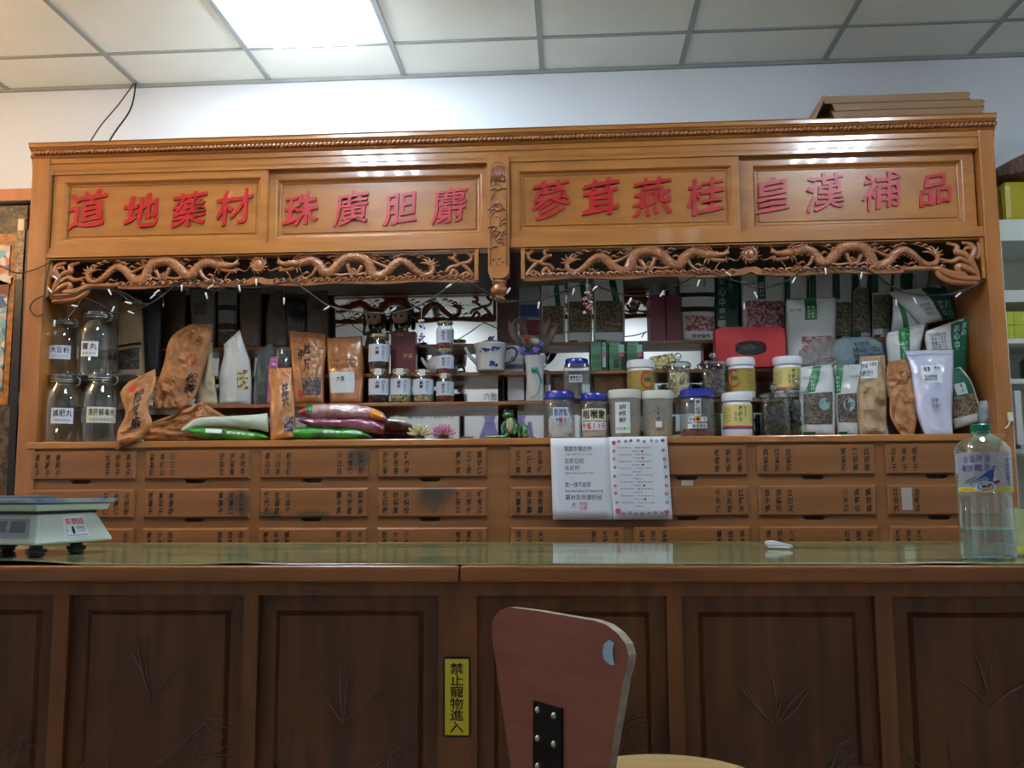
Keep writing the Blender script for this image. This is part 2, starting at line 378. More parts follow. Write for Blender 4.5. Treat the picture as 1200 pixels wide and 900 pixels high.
# cornice
co = MB(); prof = [(3.297, 2.238), (3.297, 2.262), (3.292, 2.266), (3.292, 2.283), (3.284, 2.287), (3.276, 2.292), (3.284, 2.296), (3.284, 2.312), (3.276, 2.316), (3.272, 2.321), (3.266, 2.324), (3.266, 2.336), (3.262, 2.340), (3.31, 2.344), (3.31, 2.29)]
n = len(prof); xs = (XL - .005, XR + .005)
co.add([(x, y, z) for x in xs for y, z in prof], [(i, i + 1, i + 1 + n, i + n) for i in range(n - 1)] + [tuple(range(n)), tuple(range(2 * n - 1, n - 1, -1))])
cb('cornice', co, varn)
rope = MB(); x = XL + .01
while x < XR - .005:
    rope.tube([(x, 3.282, 2.299), (x + .004, 3.276, 2.302), (x + .011, 3.275, 2.306), (x + .015, 3.282, 2.309)], [.004, .008, .008, .004], 6); x += .0165
o = cb('rope_moulding', rope, carve_w, smooth=True); o['kind'] = 'stuff'
# header frame
cb('header_rail', MB().box(IL - .002, IR + .002, YF, 3.36, 2.222, 2.262), varn)
cb('header_rail', MB().box(IL - .002, IR + .002, YF, 3.36, 1.888, 1.932), varn)
cb('header_rail', MB().box(IL - .06, IR + .05, YF - .006, YF + .01, 1.892, 1.908), varn)
# centre post
cpx0, cpx1 = -.301, -.222
post = MB(); pts = [(cpx0, 2.24), (cpx1, 2.24), (cpx1, 1.80)] + [(-.2615 + .0395 * math.cos(a), 1.80 - .028 * math.sin(a)) for a in [k * PI / 8 for k in range(1, 8)]] + [(cpx0, 1.80)]
post.prism(pts[::-1], YF - .014, YF + .05); cpost = cb('centre_post', post, varn_v)
rel = MB()
for k in range(34):      # carved relief: rocks, blossom, crane-like strokes
    z = 1.82 + .40 * random.random(); xx = -.2615 + random.uniform(-.024, .024)
    if z > 2.13 or z < 1.85:
        rel.ball((xx, YF - .015, z), .006, .004, .008, 8, 5)
    else:
        a = random.uniform(0, 6.28); rel.tube(smooth_path([(xx - .018 * math.cos(a), YF - .014, z - .014 * math.sin(a)), (xx, YF - .018, z + .006), (xx + .018 * math.cos(a), YF - .014, z + .014 * math.sin(a))], 4), [.0015] + [.0032] * 7 + [.001], 5)
for z in (2.115, 2.035): rel.tube(smooth_path([(-.292, YF - .015, z - .004), (-.275, YF - .017, z + .003), (-.262, YF - .019, z - .006), (-.248, YF - .017, z + .003), (-.231, YF - .015, z - .002)], 4), .004, 6)
for k in range(12): rel.tube([(-.29 + .005 * k, YF - .0145, 2.14), (-.288 + .005 * k + random.uniform(-.004, .004), YF - .016, 2.205 - .00035 * (k - 5.5) ** 2)], .0022, 5)
a = [(-.2615 + .03 * math.cos(t), YF - .015, 2.195 + .022 * math.sin(t)) for t in [k * PI / 10 for k in range(11)]]
rel.tube([(-.2315, YF - .015, 1.82)] + a + [(-.2915, YF - .015, 1.82)], .0018, 5)
cb('relief_carving', rel, carve_w, cpost, smooth=True)
kn = MB().lathe((-.2615, YF + .015, 1.69), [(.0, 0), (.012, .0), (.02, .006), (.022, .014), (.014, .022), (.024, .028), (.032, .038), (.032, .05), (.022, .062), (.02, .066), (.027, .070), (.027, .080), (.02, .084)], 24)
cb('turned_finial', kn, carve_w, cpost, smooth=True)
# sign doors
def sign_door(x0, x1, z0, z1, yf, ix0, ix1, iz0, iz1, chars):
    d = MB(); b = .006
    d.rp(x0, x1, z0, z1, [(0, 3.36), (0, yf + b), (b * .6, yf)], cap=False)
    o8 = [(x0 + .0036, yf, z0 + .0036), (x1 - .0036, yf, z0 + .0036), (x1 - .0036, yf, z1 - .0036), (x0 + .0036, yf, z1 - .0036)]
    i8 = [(ix0, yf, iz0), (ix1, yf, iz0), (ix1, yf, iz1), (ix0, yf, iz1)]
    d.add(o8 + i8, [(i, (i + 1) % 4, 4 + (i + 1) % 4, 4 + i) for i in range(4)])
    d.rp(ix0, ix1, iz0, iz1, [(0, yf), (.004, yf + .001), (.012, yf + .014), (.016, yf + .015)], cap=False)
    door = cb('sign_door', d, varn)
    p = MB().rp(ix0 + .016, ix1 - .016, iz0 + .016, iz1 - .016, [(0, yf + .015), (.001, yf + .019), (.006, yf + .019), (.008, yf + .015)])
    cb('sign_panel', p, varn, door)
    for ch, px, py, sz in chars:
        c = bpy.data.curves.new('character', 'FONT'); c.body = ch; c.size = 1; c.offset = .008 if ch in '藥麝燕蔘廣漢補桂材' else .016; c.extrude = .03; c.resolution_u = 3
        t = bpy.data.objects.new('character', c); C.objects.link(t); me = bpy.data.meshes.new_from_object(t.evaluated_get(bpy.context.evaluated_depsgraph_get()))
        bpy.data.objects.remove(t); bpy.data.curves.remove(c)
        P = at(px, py, yf + .015); sd = ord(ch) % 89; s = sz * YF / FOC
        for v in me.vertices:
            x, y, z = v.co.x - .5, v.co.y - .38, v.co.z
            n1 = noise.noise(Vector((x * 2.6, y * 2.6, sd))); n2 = noise.noise(Vector((x * 2.6 + 7, y * 2.6, sd)))
            n3 = noise.noise(Vector((x * 9, y * 9, sd + 3))); n4 = noise.noise(Vector((x * 9 + 5, y * 9, sd + 3)))
            X = x + .05 * n1 + .022 * n3 + .05 * y; Z = y + .15 * x + .05 * n2 + .022 * n4
            v.co = Vector((X * s, -(z + .03) / .06 * .008, Z * s))
        me.materials.clear(); me.materials.append(red_paint)
        t = bpy.data.objects.new('red_character', me); C.objects.link(t); t.parent = door; t.location = P - ORG[door.name]
sign_door(-1.998, -1.145, 1.930, 2.226, 3.306, -1.955, -1.172, 1.956, 2.196, [('道', 103, 246, 50), ('地', 167, 248, 47), ('藥', 222, 246, 47), ('材', 275, 243, 48)])
sign_door(-1.16, -.302, 1.930, 2.226, 3.328, -1.120, -.328, 1.956, 2.190, [('珠', 353, 246, 45), ('廣', 412, 244, 46), ('胆', 470, 244, 43), ('麝', 527, 241, 46)])
sign_door(-.221, .632, 1.930, 2.226, 3.306, -.188, .603, 1.956, 2.190, [('蔘', 645, 234, 50), ('茸', 704, 232, 48), ('燕', 764, 231, 50), ('桂', 827, 229, 48)])
sign_door(.62, 1.483, 1.930, 2.226, 3.328, .680, 1.440, 1.956, 2.192, [('皇', 905, 229, 45), ('漢', 966, 226, 48), ('補', 1033, 224, 48), ('品', 1095, 221, 42)])
cb('centre_stile', MB().box(-.305, -.218, YF - .004, 3.36, 1.89, 2.262), varn_v)

# drawers
COLS = [(-2.018, -1.612), (-1.578, -1.180), (-1.143, -.740), (-.706, -.306), (-.2235, .180), (.213, .620), (.654, 1.060), (1.098, 1.47)]
ROWS = [(1.044, 1.152), (.902, 1.009), (.760, .866)]
cb('ledge', MB().box(XL + .04, XR - .03, YF - .016, 3.72, 1.160, 1.1845), varn, bevel=.003)
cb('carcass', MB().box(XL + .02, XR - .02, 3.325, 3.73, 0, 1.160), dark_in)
cb('base_front', MB().box(XL + .02, XR - .02, YF, 3.325, 0, .745), drawer_w)
def notch_rail(z0, z1):
    pts = [(XL + .02, z0), (XR - .02, z0), (XR - .02, z1)]
    for a, b in COLS[::-1]:
        c = (a + b) / 2 - .01; pts += [(c + .040, z1), (c + .034, z1 - .012), (c + .028, z1 - .015), (c - .028, z1 - .015), (c - .034, z1 - .012), (c - .040, z1)]
    pts.append((XL + .02, z1)); return MB().prism(pts, YF, 3.32)
for z0, z1 in ((1.009, 1.044), (.866, .902)): cb('drawer_rail', notch_rail(z0, z1), drawer_w)
cb('drawer_rail', MB().box(XL + .02, XR - .02, YF, 3.32, 1.152, 1.16), drawer_w); cb('drawer_rail', MB().box(XL + .02, XR - .02, YF, 3.32, .745, .760), drawer_w)
ed = [XL + .02] + [v for c in COLS for v in c] + [XR - .02]
for k in range(0, len(ed), 2): cb('drawer_stile', MB().box(ed[k], ed[k + 1], YF - .0006, 3.3205, .745, 1.16), drawer_w)
TX = [[("青箱子", "茺蔚子", "蔓荊子", "女貞子", "炒梔子", "高為末"), ("波豆蔻", "李根公", "川三七", "琥珀灰", "綠豆黃", "赤茯苓"), ("桑白皮", "川白芨", "粉白蘞", "川白前", "白殭蠶", "旋覆花"), ("炒麥芽", "炒谷芽", "雞內金", "廣木香", "公丁香", "薑砂仁"),
       ("生蒲黃", "黑蒲黃", "生烏梅", "", "", ""), ("", "", "", "老檀香", "明乳香", "沒藥香"), ("肉豆蔻", "紅豆蔻", "白豆蔻", "草豆蔻", "黑胡椒", "白胡椒"), ("白附子", "烏附子", "明附子", "", "", "")],
      [("", "", "", "薏苡仁", "火麻仁", "元明粉"), ("萊菔子", "蒼耳子", "房連翹", "草蓮子", "芡實仁", "生山藥"), ("麥門冬", "生龍節", "川貝母", "薑半夏", "天南星", "膽南星"), ("生桔梗", "炒枳實", "炒枳殼", "竹蓉瓜", "川厚朴", "鮮青皮"),
       ("大薑黃", "高良薑", "泡乾薑", "", "", ""), ("", "", "", "千年健", "油松節", "紅藤木"), ("酒牛膝", "酒續斷", "五加皮", "川木瓜", "威靈仙", "蘇地龍"), ("紅包刺", "", "白鮮皮", "", "", "")],
      [("", "", "", "", "", "白前子"), ("唐菖蒲", "沙苑子", "酒常山", "酒黃芩", "酒蘇木", "酒杜仲"), ("麻黃根", "紫蘇葉", "蘇藍葉", "草決明", "白茶葉", "天竹黃"), ("乾葛根", "大金櫻", "小金櫻", "地黃芩", "青陳皮", "川五味"),
       ("酒玄胡", "紅丹參", "夫茶葉", "香附米", "五靈脂", "金毛狗"), ("延胡索", "京三稜", "蓬莪朮", "醋鱉甲", "益智仁", "草果仁"), ("遠志肉", "桃花粉", "九芎葉", "石葦葉", "酸棗仁", "破故紙"), ("炙草節", "茯苓皮", "炙甘草", "", "", "")]]
stain_w = {}
STAINS = {(1, 3): [(.02, 0, .09, .09, .05), (.00, 0, .06, .06, .06)], (1, 1): [(.17, 0, .05, .07, .06)], (0, 2): [(.17, 0, .07, .05, .06)], (1, 2): [(.0, 0, .01, .08, .02), (-.16, 0, .01, .06, .02)]}
for r, (z0, z1) in enumerate(ROWS):
    for c, (x0, x1) in enumerate(COLS):
        mat = drawer_w
        if (r, c) in STAINS: mat = wood('stained_drawer_wood_%d%d' % (r, c), (142, 92, 48), (128, 80, 40), rough=.4, coat=.3, stains=STAINS[(r, c)])
        m = MB().rp(x0, x1, z0, z1, [(0, 3.325), (0, 3.294), (.0065, 3.287)])
        m.rp(x0 + .0001, x1 - .0001, z0, z1, [(0, 3.324), (.02, 3.324)], cap=False)
        o = cb('drawer', m, mat, origin=Vector(((x0 + x1) / 2, 3.3, z0)))
        if (r, c) in STAINS: o['label'] = 'drawer with a dark grey stain'
        Sf = plane_surf((x0, 3.287, z1), (x1 - x0, 0, 0), (0, 0, z0 - z1)); w = MB()
        for k, col in enumerate(TX[r][c]):
            if not col:
                if k == 2 and w.v: cb('lettering', w, ink, o); w = MB()
                continue
            cx = (.072 + k * .098) if k < 3 else (.932 - (5 - k) * .098)
            put_text(w, Sf, (cx - .025, .11, cx + .025, .89), [col], vertical=True, bold=.022, brush=True, fill=.92, off=.0006)
            cb('lettering', w, ink, o); w = MB()
        if w.v: cb('lettering', w, ink, o)
        if (r, c) == (1, 7): q = cb('white_sticker', patch(MB(), Sf, (.125, .10, .222, .82), off=.001), M('pale_tape', (190, 180, 170), .6), o)

# carved friezes
scale_m = M('carved_scale_wood', (152, 94, 52), 0.38, var=0.1, vs=30, coat=0.3)
nt = scale_m.node_tree; v = nt.nodes.new('ShaderNodeTexVoronoi'); v.inputs['Scale'].default_value = 150; tcn = nt.nodes.new('ShaderNodeTexCoord'); nt.links.new(tcn.outputs['Object'], v.inputs['Vector'])
bpn = nt.nodes.new('ShaderNodeBump'); bpn.invert = True; bpn.inputs['Strength'].default_value = .8; bpn.inputs['Distance'].default_value = .003
nt.links.new(v.outputs['Distance'], bpn.inputs['Height']); nt.links.new(bpn.outputs[0], nt.nodes['Principled BSDF'].inputs['Normal'])
YC = 3.312; FS = .000768
def frieze(mapx, lab):
    def P(x, y, o=0): return Vector((mapx(x), YC - o, 1.89 - (y - 130) * FS))
    fr = MB(); fr.prism([(min(mapx(40), mapx(2186)), 1.885), (max(mapx(40), mapx(2186)), 1.885), (max(mapx(40), mapx(2186)), 1.893), (min(mapx(40), mapx(2186)), 1.893)], YC - .012, YC + .014)
    for xa, xb in ((32, 46), (2180, 2198)): a, b = sorted((mapx(xa), mapx(xb))); fr.box(a, b, YC - .014, YC + .014, 1.772 if xa > 1000 else 1.74, 1.89)
    F = cb('carved_frieze', fr, varn)
    # bottom cloud strip
    st = MB(); up = []; dn = []
    for k in range(0, 121):
        x = 400 + k * (2190 - 400) / 120
        bump_ = 9 * abs(math.sin(k * .5)) + (22 * math.exp(-((x - 1108) / 55) ** 2)) - 10 * math.exp(-((x - 1108) / 18) ** 2)
        up.append((mapx(x), P(x, 268 - bump_).z)); low = 287 + 5 * math.sin(k * .23) - 14 * math.exp(-((x - 1108) / 16) ** 2); dn.append((mapx(x), P(x, low).z))
    for k in range(120):
        a, b, c, d = up[k], up[k + 1], dn[k + 1], dn[k]
        vs = [(a[0], YC - .008, a[1]), (b[0], YC - .008, b[1]), (c[0], YC - .008, c[1]), (d[0], YC - .008, d[1]), (a[0], YC + .01, a[1]), (b[0], YC + .01, b[1]), (c[0], YC + .01, c[1]), (d[0], YC + .01, d[1])]
        st.add(vs, [(0, 1, 2, 3), (7, 6, 5, 4), (0, 4, 5, 1), (3, 2, 6, 7)])
    for k in range(46):
        x = 430 + k * 38.5 + random.uniform(-6, 6)
        if abs(x - 1108) < 60: continue
        r = random.uniform(9, 14); st.tube(smooth_path([P(x - r * 1.6, 272, .01), P(x - r, 262, .013), P(x, 259, .014), P(x + r * .8, 266, .013), P(x + r * .3, 273, .012), P(x - r * .2, 268, .012)], 3), [.002] + [.0042] * 14 + [.002], 5)
    cb('cloud_border', st, carve_w, F, smooth='auto')
    # corner bracket + scrolling leaves
    lf = MB()
    lf.tube(smooth_path([P(470, 272), P(330, 268), P(245, 272), P(200, 300), P(120, 322), P(50, 322)], 6), [.008] * 12 + [.012] * 8 + [.013] * 10 + [.006], 8)
    lf.tube(smooth_path([P(245, 282), P(230, 310), P(170, 338), P(60, 345)], 5), [.010] * 15 + [.006], 8)
    for pts, r in (([(60, 310), (75, 270), (90, 230), (70, 190), (85, 160), (125, 150)], .012), ([(90, 240), (115, 205), (150, 195), (150, 165), (195, 150)], .011), ([(95, 250), (140, 225), (175, 240), (230, 225)], .009), ([(70, 300), (110, 270), (150, 262), (145, 290), (115, 295)], .011), ([(60, 230), (48, 190), (52, 150)], .008), ([(110, 310), (150, 300), (190, 290), (235, 262)], .010), ([(80, 180), (105, 175), (118, 190)], .007), ([(130, 310), (170, 315), (190, 295)], .009)):
        q = smooth_path([P(x, y, .002) for x, y in pts], 5); nn = len(q); lf.tube(q, [r * (.55 + .6 * math.sin(PI * min(1, (k + 1) / nn * 1.1))) for k in range(nn)], 7, .9)
    cb('leaf_scroll', lf, carve_w, F, smooth=True)
    cl = MB()
    for pts in ([(2050, 165), (2085, 180), (2100, 205), (2060, 215), (2040, 240)], [(2100, 200), (2150, 190), (2165, 165), (2140, 140)], [(2120, 200), (2150, 230), (2175, 262)], [(2055, 262), (2075, 230), (2095, 250), (2080, 268)], [(2165, 160), (2185, 145)], [(2060, 135), (2085, 150), (2070, 175)], [(2110, 262), (2140, 245), (2165, 265)]):
        cl.tube(smooth_path([P(x, y, .001) for x, y in pts], 5), .0075, 7)
    cb('cloud_scroll', cl, carve_w, F, smooth=True)
    sun = MB(); c = P(1108, 183, .004); sun.ball(c, .021, .011, .021, 20, 10)
    for k in range(14):
        a = 2 * PI * k / 14 + .1; d = Vector((math.cos(a), 0, math.sin(a))); d2 = Vector((math.cos(a + .25), 0, math.sin(a + .25)))
        L_ = .044 if k % 2 else .036
        if L_ * abs(d.z) + c.z > 1.889: L_ = .033
        sun.tube([c + d * .016, c + d * .028, c + d2 * L_], [.006, .0045, .0008], 6)
    sun.tube([c + Vector((.024 * math.cos(t), -.004, .024 * math.sin(t))) for t in [k * PI / 12 for k in range(25)]], .0035, 6, cap=False)
    cb('flaming_pearl', sun, carve_w, F, smooth=True)
    for flip in (False, True):
        def Q(x, y, o=0): return P(2216 - x if flip else x, y, o)
        body = [(262, 196), (241, 212), (246, 240), (285, 252), (325, 228), (358, 195), (395, 178), (432, 196), (465, 232), (500, 252), (530, 245), (545, 212), (568, 172), (615, 155), (668, 160), (706, 190), (742, 226), (776, 228), (800, 192), (840, 166), (890, 176), (925, 190)]
        q = smooth_path([Q(x, y, .002) for x, y in body], 6); nn = len(q); rr = []
        for k in range(nn): t = k / (nn - 1); rr.append(.0068 + .0130 * min(1, t * 2.2) - .005 * max(0, (t - .82) / .18))
        D = cb('dragon_carving', MB().tube(q, rr, 12, .85), scale_m, F, smooth=True)
        d = MB()
        for k in range(4, nn - 6, 3):      # dorsal fins
            tt = (q[k + 1] - q[k - 1]).normalized(); nrm = Vector((-tt.z, 0, tt.x)) * (-1 if flip else 1)
            b = q[k] + nrm * rr[k] * .8; e = q[k] + nrm * (rr[k] + .008) - tt * .004
            if e.z < 1.888: d.tube([b, e], [.0035, .0006], 5)
        # head
        d.tube([Q(900, 182, .004), Q(930, 182, .008), Q(955, 186, .009), Q(985, 182, .008), Q(1004, 172, .007), Q(1012, 178, .006)], [.012, .0155, .013, .009, .009, .004], 10)
        d.tube([Q(925, 198, .005), Q(950, 210, .006), Q(985, 212, .006), Q(1010, 206, .005)], [.010, .008, .006, .003], 8)
        d.ball(Q(950, 172, .017), .0045, .003, .0045); d.ball(Q(1004, 165, .010), .005, .005, .004)
        for pts, r in (([(925, 172), (900, 152), (865, 145), (850, 134)], .004), ([(935, 168), (915, 145), (885, 138)], .0035), ([(1000, 195), (955, 232), (945, 262), (985, 270), (1030, 262)], .003), ([(990, 170), (1010, 150), (995, 138)], .003), ([(960, 210), (965, 224)], .003), ([(975, 212), (982, 226)], .003), ([(990, 210), (1000, 224)], .003), ([(905, 200), (890, 222)], .004), ([(915, 204), (910, 228)], .004), ([(880, 160), (850, 150), (838, 134)], .004), ([(1005, 200), (1040, 215), (1060, 205)], .003)):
            z = smooth_path([Q(x, y, .008) for x, y in pts], 4); d.tube(z, [r * (1.05 - .8 * k / len(z)) for k in range(len(z))], 5)
        # legs with claws
        for hip, knee, foot, dr in (((590, 200), (612, 245), (575, 235), -1), ((660, 190), (640, 240), (610, 232), 1), ((815, 205), (835, 240), (868, 258), 1), ((455, 215), (500, 195), (540, 175), -1), ((745, 232), (700, 245), (650, 238), -1)):
            z = smooth_path([Q(*hip, .006), Q(*knee, .008), Q(*foot, .009)], 4); d.tube(z, [.0085 - .0045 * k / (len(z) - 1) for k in range(len(z))], 7)
            for a in (-.8, -.2, .5, 1.1):
                fx, fy = foot; ax, ay = fx + dr * 20 * math.cos(a), fy + 20 * math.sin(a); bx, by = fx + dr * 30 * math.cos(a + .3), fy + 30 * math.sin(a + .3)
                d.tube([Q(fx, fy, .01), Q(ax, ay, .012), Q(bx, by, .008)], [.003, .0024, .0005], 5)
        # tail tuft and flame wisps
        for a in (-2.9, -2.3, -1.7, -1.1, -.5, 2.8):
            d.tube(smooth_path([Q(258, 200, .002), Q(258 + 26 * math.cos(a), 200 + 20 * math.sin(a), .004), Q(258 + 52 * math.cos(a + .25), 200 + 40 * math.sin(a + .25), .002)], 3), [.006, .006, .0055, .005, .0035, .002, .0006], 6)
        for (x, y) in ((205, 240), (225, 262), (400, 150), (430, 160), (470, 180), (500, 165), (720, 165), (745, 150), (765, 185), (480, 262), (400, 262), (835, 140), (300, 160), (330, 150), (275, 170), (365, 245), (610, 225), (580, 262), (700, 262), (530, 150), (870, 230), (900, 250), (800, 262), (640, 215), (350, 262)):
            d.tube(smooth_path([Q(x - 22, y + 3, 0), Q(x - 5, y - 5, .003), Q(x + 10, y + 4, .003), Q(x + 28, y - 8, 0)], 3), [.0008, .003, .0042, .0045, .0045, .004, .003, .002, .0008, .0005], 5)
        d.tube(smooth_path([Q(x, y, -.002) for x, y in ((555, 140), (600, 134), (650, 136), (705, 140))], 4), .006, 6)
        cb('head_and_claws', d, carve_w, F, smooth=True)
frieze(lambda x: -1.996 + (x - 57 + 17) * FS - .0, '')
frieze(lambda x: 1.478 - (x - 40) * FS, '')

# ------------------------------------------------------------------ shop counter
CT = .852
cw = wood('counter_edge_wood', (160, 98, 46), (130, 78, 36), rough=.4, coat=.15)
cpw = wood('counter_panel_wood', (108, 62, 24), (78, 44, 16), rough=.55, coat=.04, st=(9, 9, 1))
crw = wood('counter_frame_wood', (134, 80, 34), (108, 64, 26), rough=.5, coat=.05, st=(9, 9, 1))
ctr = empty('shop_counter', (-.2, 2.2, 0), 'long wooden shop counter with carved front panels in the foreground', 'counter')
for a, b in ((-2.2, -.2235), (-.2215, 2.0)): MB().box(a, b, 1.80, 2.62, CT - .031, CT).build('counter_slab', cw, ctr, bevel=.005)
MB().box(-2.18, 1.98, 1.87, 2.60, 0, CT - .031).build('carcass', cpw, ctr)
MB().box(-2.18, 1.98, 1.845, 1.87, CT - .062, CT - .031).build('front_rail', crw, ctr)
MB().box(-2.18, 1.98, 1.845, 1.87, 0, .10).build('plinth', crw, ctr)
stl = [(-2.18, -2.14), (-1.805, -1.775), (-1.436, -1.406), (-1.066, -1.033), (-.667, -.637), (-.270, -.193), (.181, .211), (.581, .614), (.99, 1.02), (1.39, 1.42), (1.79, 1.98)]
for a, b in stl: MB().box(a, b, 1.845, 1.87, .1, CT - .062).build('stile', crw, ctr)
for k in range(len(stl) - 1):
    a, b = stl[k][1], stl[k + 1][0]
    m = MB().rp(a, b, .1, CT - .062, [(0, 1.850), (.001, 1.862), (.032, 1.862), (.036, 1.866), (.042, 1.858), (.046, 1.858)])
    p = m.build('front_panel', cpw, ctr)
    random.seed(50 + k); cr = MB(); cx = (a + b) / 2
    def strokes(x, z, ang, L_, n_, w):
        for q in range(n_):
            aa = ang + random.uniform(-.9, .9); ll = L_ * random.uniform(.5, 1)
            p0 = Vector((x, 1.8575, z)); p1 = p0 + Vector((math.cos(aa) * ll * .55, -.0012, math.sin(aa) * ll * .55)); aa += random.uniform(-.5, .3); p2 = p1 + Vector((math.cos(aa) * ll * .5, .0012, math.sin(aa) * ll * .5))
            z_ = smooth_path([p0, p1, p2], 5); cr.tube(z_, [w * (.25 + math.sin(PI * min(1, j / len(z_) + .05))) for j in range(len(z_))], 5, .5)
    bz = .52 if k % 2 else .48
    strokes(cx - .01, bz + .06, 1.5, .13, 6, .0022); strokes(cx - .08, bz - .1, 2.4, .12, 5, .002); strokes(cx + .08, bz - .06, .8, .12, 6, .002); strokes(cx + .02, bz - .22, 1.2, .15, 6, .0022); strokes(cx + .1, bz + .02, .3, .06, 4, .0016)
    stem = smooth_path([Vector((cx - .12, 1.8575, bz - .28)), Vector((cx - .04, 1.857, bz - .12)), Vector((cx + .03, 1.857, bz - .05)), Vector((cx + .11, 1.8575, bz + .02))], 6); cr.tube(stem, .0028, 5, .5)
    cr.build('plant_carving', M('glossy_carving', (96, 58, 26), .18, var=.1, coat=1.0), p, smooth=True)
random.seed(11)
# green mat on the counter top
mat_m = M('green_counter_mat', (142, 148, 104), 0.06, var=0.16, vs=1.8, st=(1, 5, 1), coat=0, spec=.3, col2=(88, 104, 66), bump=.06, bs=3.2)
gm = MB(); nx, ny = 160, 14; vs = []; fs = []
def matz(x, y):
    e = max(0, 1 - (y - 1.812) / .10)
    w = max(0, noise.noise(Vector((x * 3.1, 4.2, 0))) - .05) * .035 * e
    return CT + .0015 + w + .0010 * noise.noise(Vector((x * 2.5, y * 5, 3))) + (.0012 if True else 0)
for j in range(ny + 1):
    for i in range(nx + 1):
        x = -2.15 + 4.1 * i / nx; y = 1.812 + .756 * (j / ny) ** 1.4 + (.010 * noise.noise(Vector((x * 2.2, 0, 8))) if j == 0 else 0)
        vs.append((x, y, matz(x, y)))
for j in range(ny):
    for i in range(nx): a = j * (nx + 1) + i; fs.append((a, a + 1, a + nx + 2, a + nx + 1))
gm.add(vs, fs); o = gm.build('counter_mat', mat_m, smooth=True); so = o.modifiers.new('thick', 'SOLIDIFY'); so.thickness = .002
tag(o, 'glossy wavy green mat laid along the wooden counter top', 'mat')
MZ = CT + .003
# yellow sign on the counter front
sg = empty('warning_sign', (-.2325, 1.842, .518), 'narrow yellow and black sign with six black characters on the counter front', 'sign')
m = MB(); hw, z0, z1, r = .0275, .518, .672, .006
pts = [(-.2325 + sx * (hw - r) + r * math.cos(t), (z1 - r if sz > 0 else z0 + r) + r * math.sin(t)) for sx, sz, t0 in ((1, 1, 0), (-1, 1, PI / 2), (-1, -1, PI), (1, -1, 1.5 * PI)) for t in [t0 + k * PI / 8 for k in range(5)]]
m.prism(pts[::-1], 1.8425, 1.845).build('sign_backing', blackpl, sg)
MB().box(-.2325 - .0235, -.2325 + .0235, 1.8417, 1.8427, .5225, .6675).build('yellow_face', M('yellow_sign_face', (225, 208, 40), .4, var=.03), sg)
Sf = plane_surf((-.256, 1.8417, .6675), (.047, 0, 0), (0, 0, -.145))
put_text(MB(), Sf, (.22, .05, .78, .97), ['禁止寵物進入'], vertical=True, bold=.012, off=.0005, fill=1.05).build('lettering', ink, sg)

# ------------------------------------------------------------------ papers on the drawers
YP = 3.276
def page(x0p, x1p, y0p, y1p, name, label, dz=0, tilt=0):
    a = at(x0p, y0p, YP); b = at(x1p, y1p, YP)
    Sf0 = lambda u, v, off=0.0: Vector((a.x + (b.x - a.x) * u + tilt * v, YP - off + .004 * math.sin(PI * u) * v - .006 * v * v, a.z + (b.z - a.z) * v))
    m = MB(); patch(m, Sf0, (0, 0, 1, 1), 8, 8, 0); o = m.build(name, paper, smooth=True)
    so = o.modifiers.new('thick', 'SOLIDIFY'); so.thickness = .0006; so.offset = -1
    tag(o, label, 'notice'); return o, Sf0
o, Sf = page(645, 716, 513.5, 609, 'paper_notice', 'plain white notice with a red seal, hanging left of the bordered list', tilt=.006)
w = MB()
for t, u0, v0, u1, v1 in (('萬國中醫診所', .22, .095, .70, .17), ('自即日起', .22, .245, .56, .32), ('本診所', .22, .335, .48, .405), ('故一律不接受', .22, .535, .66, .61), ('藥材及所謂的秘', .22, .69, .84, .765), ('方', .32, .785, .40, .86)):
    put_text(w, Sf, (u0, v0, u1, v1), [t], bold=.0)
w.build('lettering', M('grey_brush_print', (95, 100, 112), .6), o)
w = MB()
for t, u0, v0, u1, v1 in (('民國一百零八年一月一日公告', .25, .19, .70, .215), ('因健保法規規定藥品管理之規定', .22, .42, .72, .445), ('因此本所不再接受代客處理中藥', .22, .635, .86, .67)):
    put_text(w, Sf, (u0, v0, u1, v1), [t])
w.build('small_lettering', ink_grey, o)
w = MB()
for bx in ((.455, .79, .58, .795), (.455, .865, .58, .87), (.455, .79, .462, .87), (.573, .79, .58, .87)): patch(w, Sf, bx, off=.001)
put_text(w, Sf, (.47, .797, .565, .863), ['秘印', '方章'], fill=.9); w.build('red_seal', ink_red, o)
o, Sf = page(713, 784, 512, 608.5, 'paper_notice', 'printed price list with a red and black curly border on the drawers', tilt=.012)
w = MB(); random.seed(5)
LN = ['冬季養生　藥膳調理包', '當歸鴨包', '四物雞湯　補氣養血茶', '十全大補', '藥燉排骨　羊肉爐藥包', '燒酒雞包', '枸杞菊花　決明子茶飲', '黃耆紅棗', '人參切片　補中益氣湯', '冬蟲夏草', '天麻川芎　頭痛食補包', '四神湯包', '杜仲牛膝　健骨強筋帖', '仙楂洛神', '胡椒粉粒　百草滷味包', '肉桂八角', '養肝明目　枸杞子紅棗', '甘草陳皮']
for i, t in enumerate(LN):
    v = .125 + i * .0415
    if i % 2 == 0: put_text(w, Sf, (.15, v, .72, v + .021), [t])
    else: put_text(w, Sf, (.38, v, .52, v + .021), [t])
w.build('small_lettering', ink_grey, o)
w = MB()
for i in (1, 3, 5, 11, 15): disc(w, Sf, .56, .136 + i * .0415, .022, .012, .001)
w.build('red_dot', ink_red, o)
wr, wk = MB(), MB()
def curl(mb, cu, cv, r): mb.tube([Sf(cu + r * (.3 + .7 * t / 14) * math.cos(t * .9), cv + .72 * r * (.3 + .7 * t / 14) * math.sin(t * .9), .0012) for t in range(15)], .0007, 4)
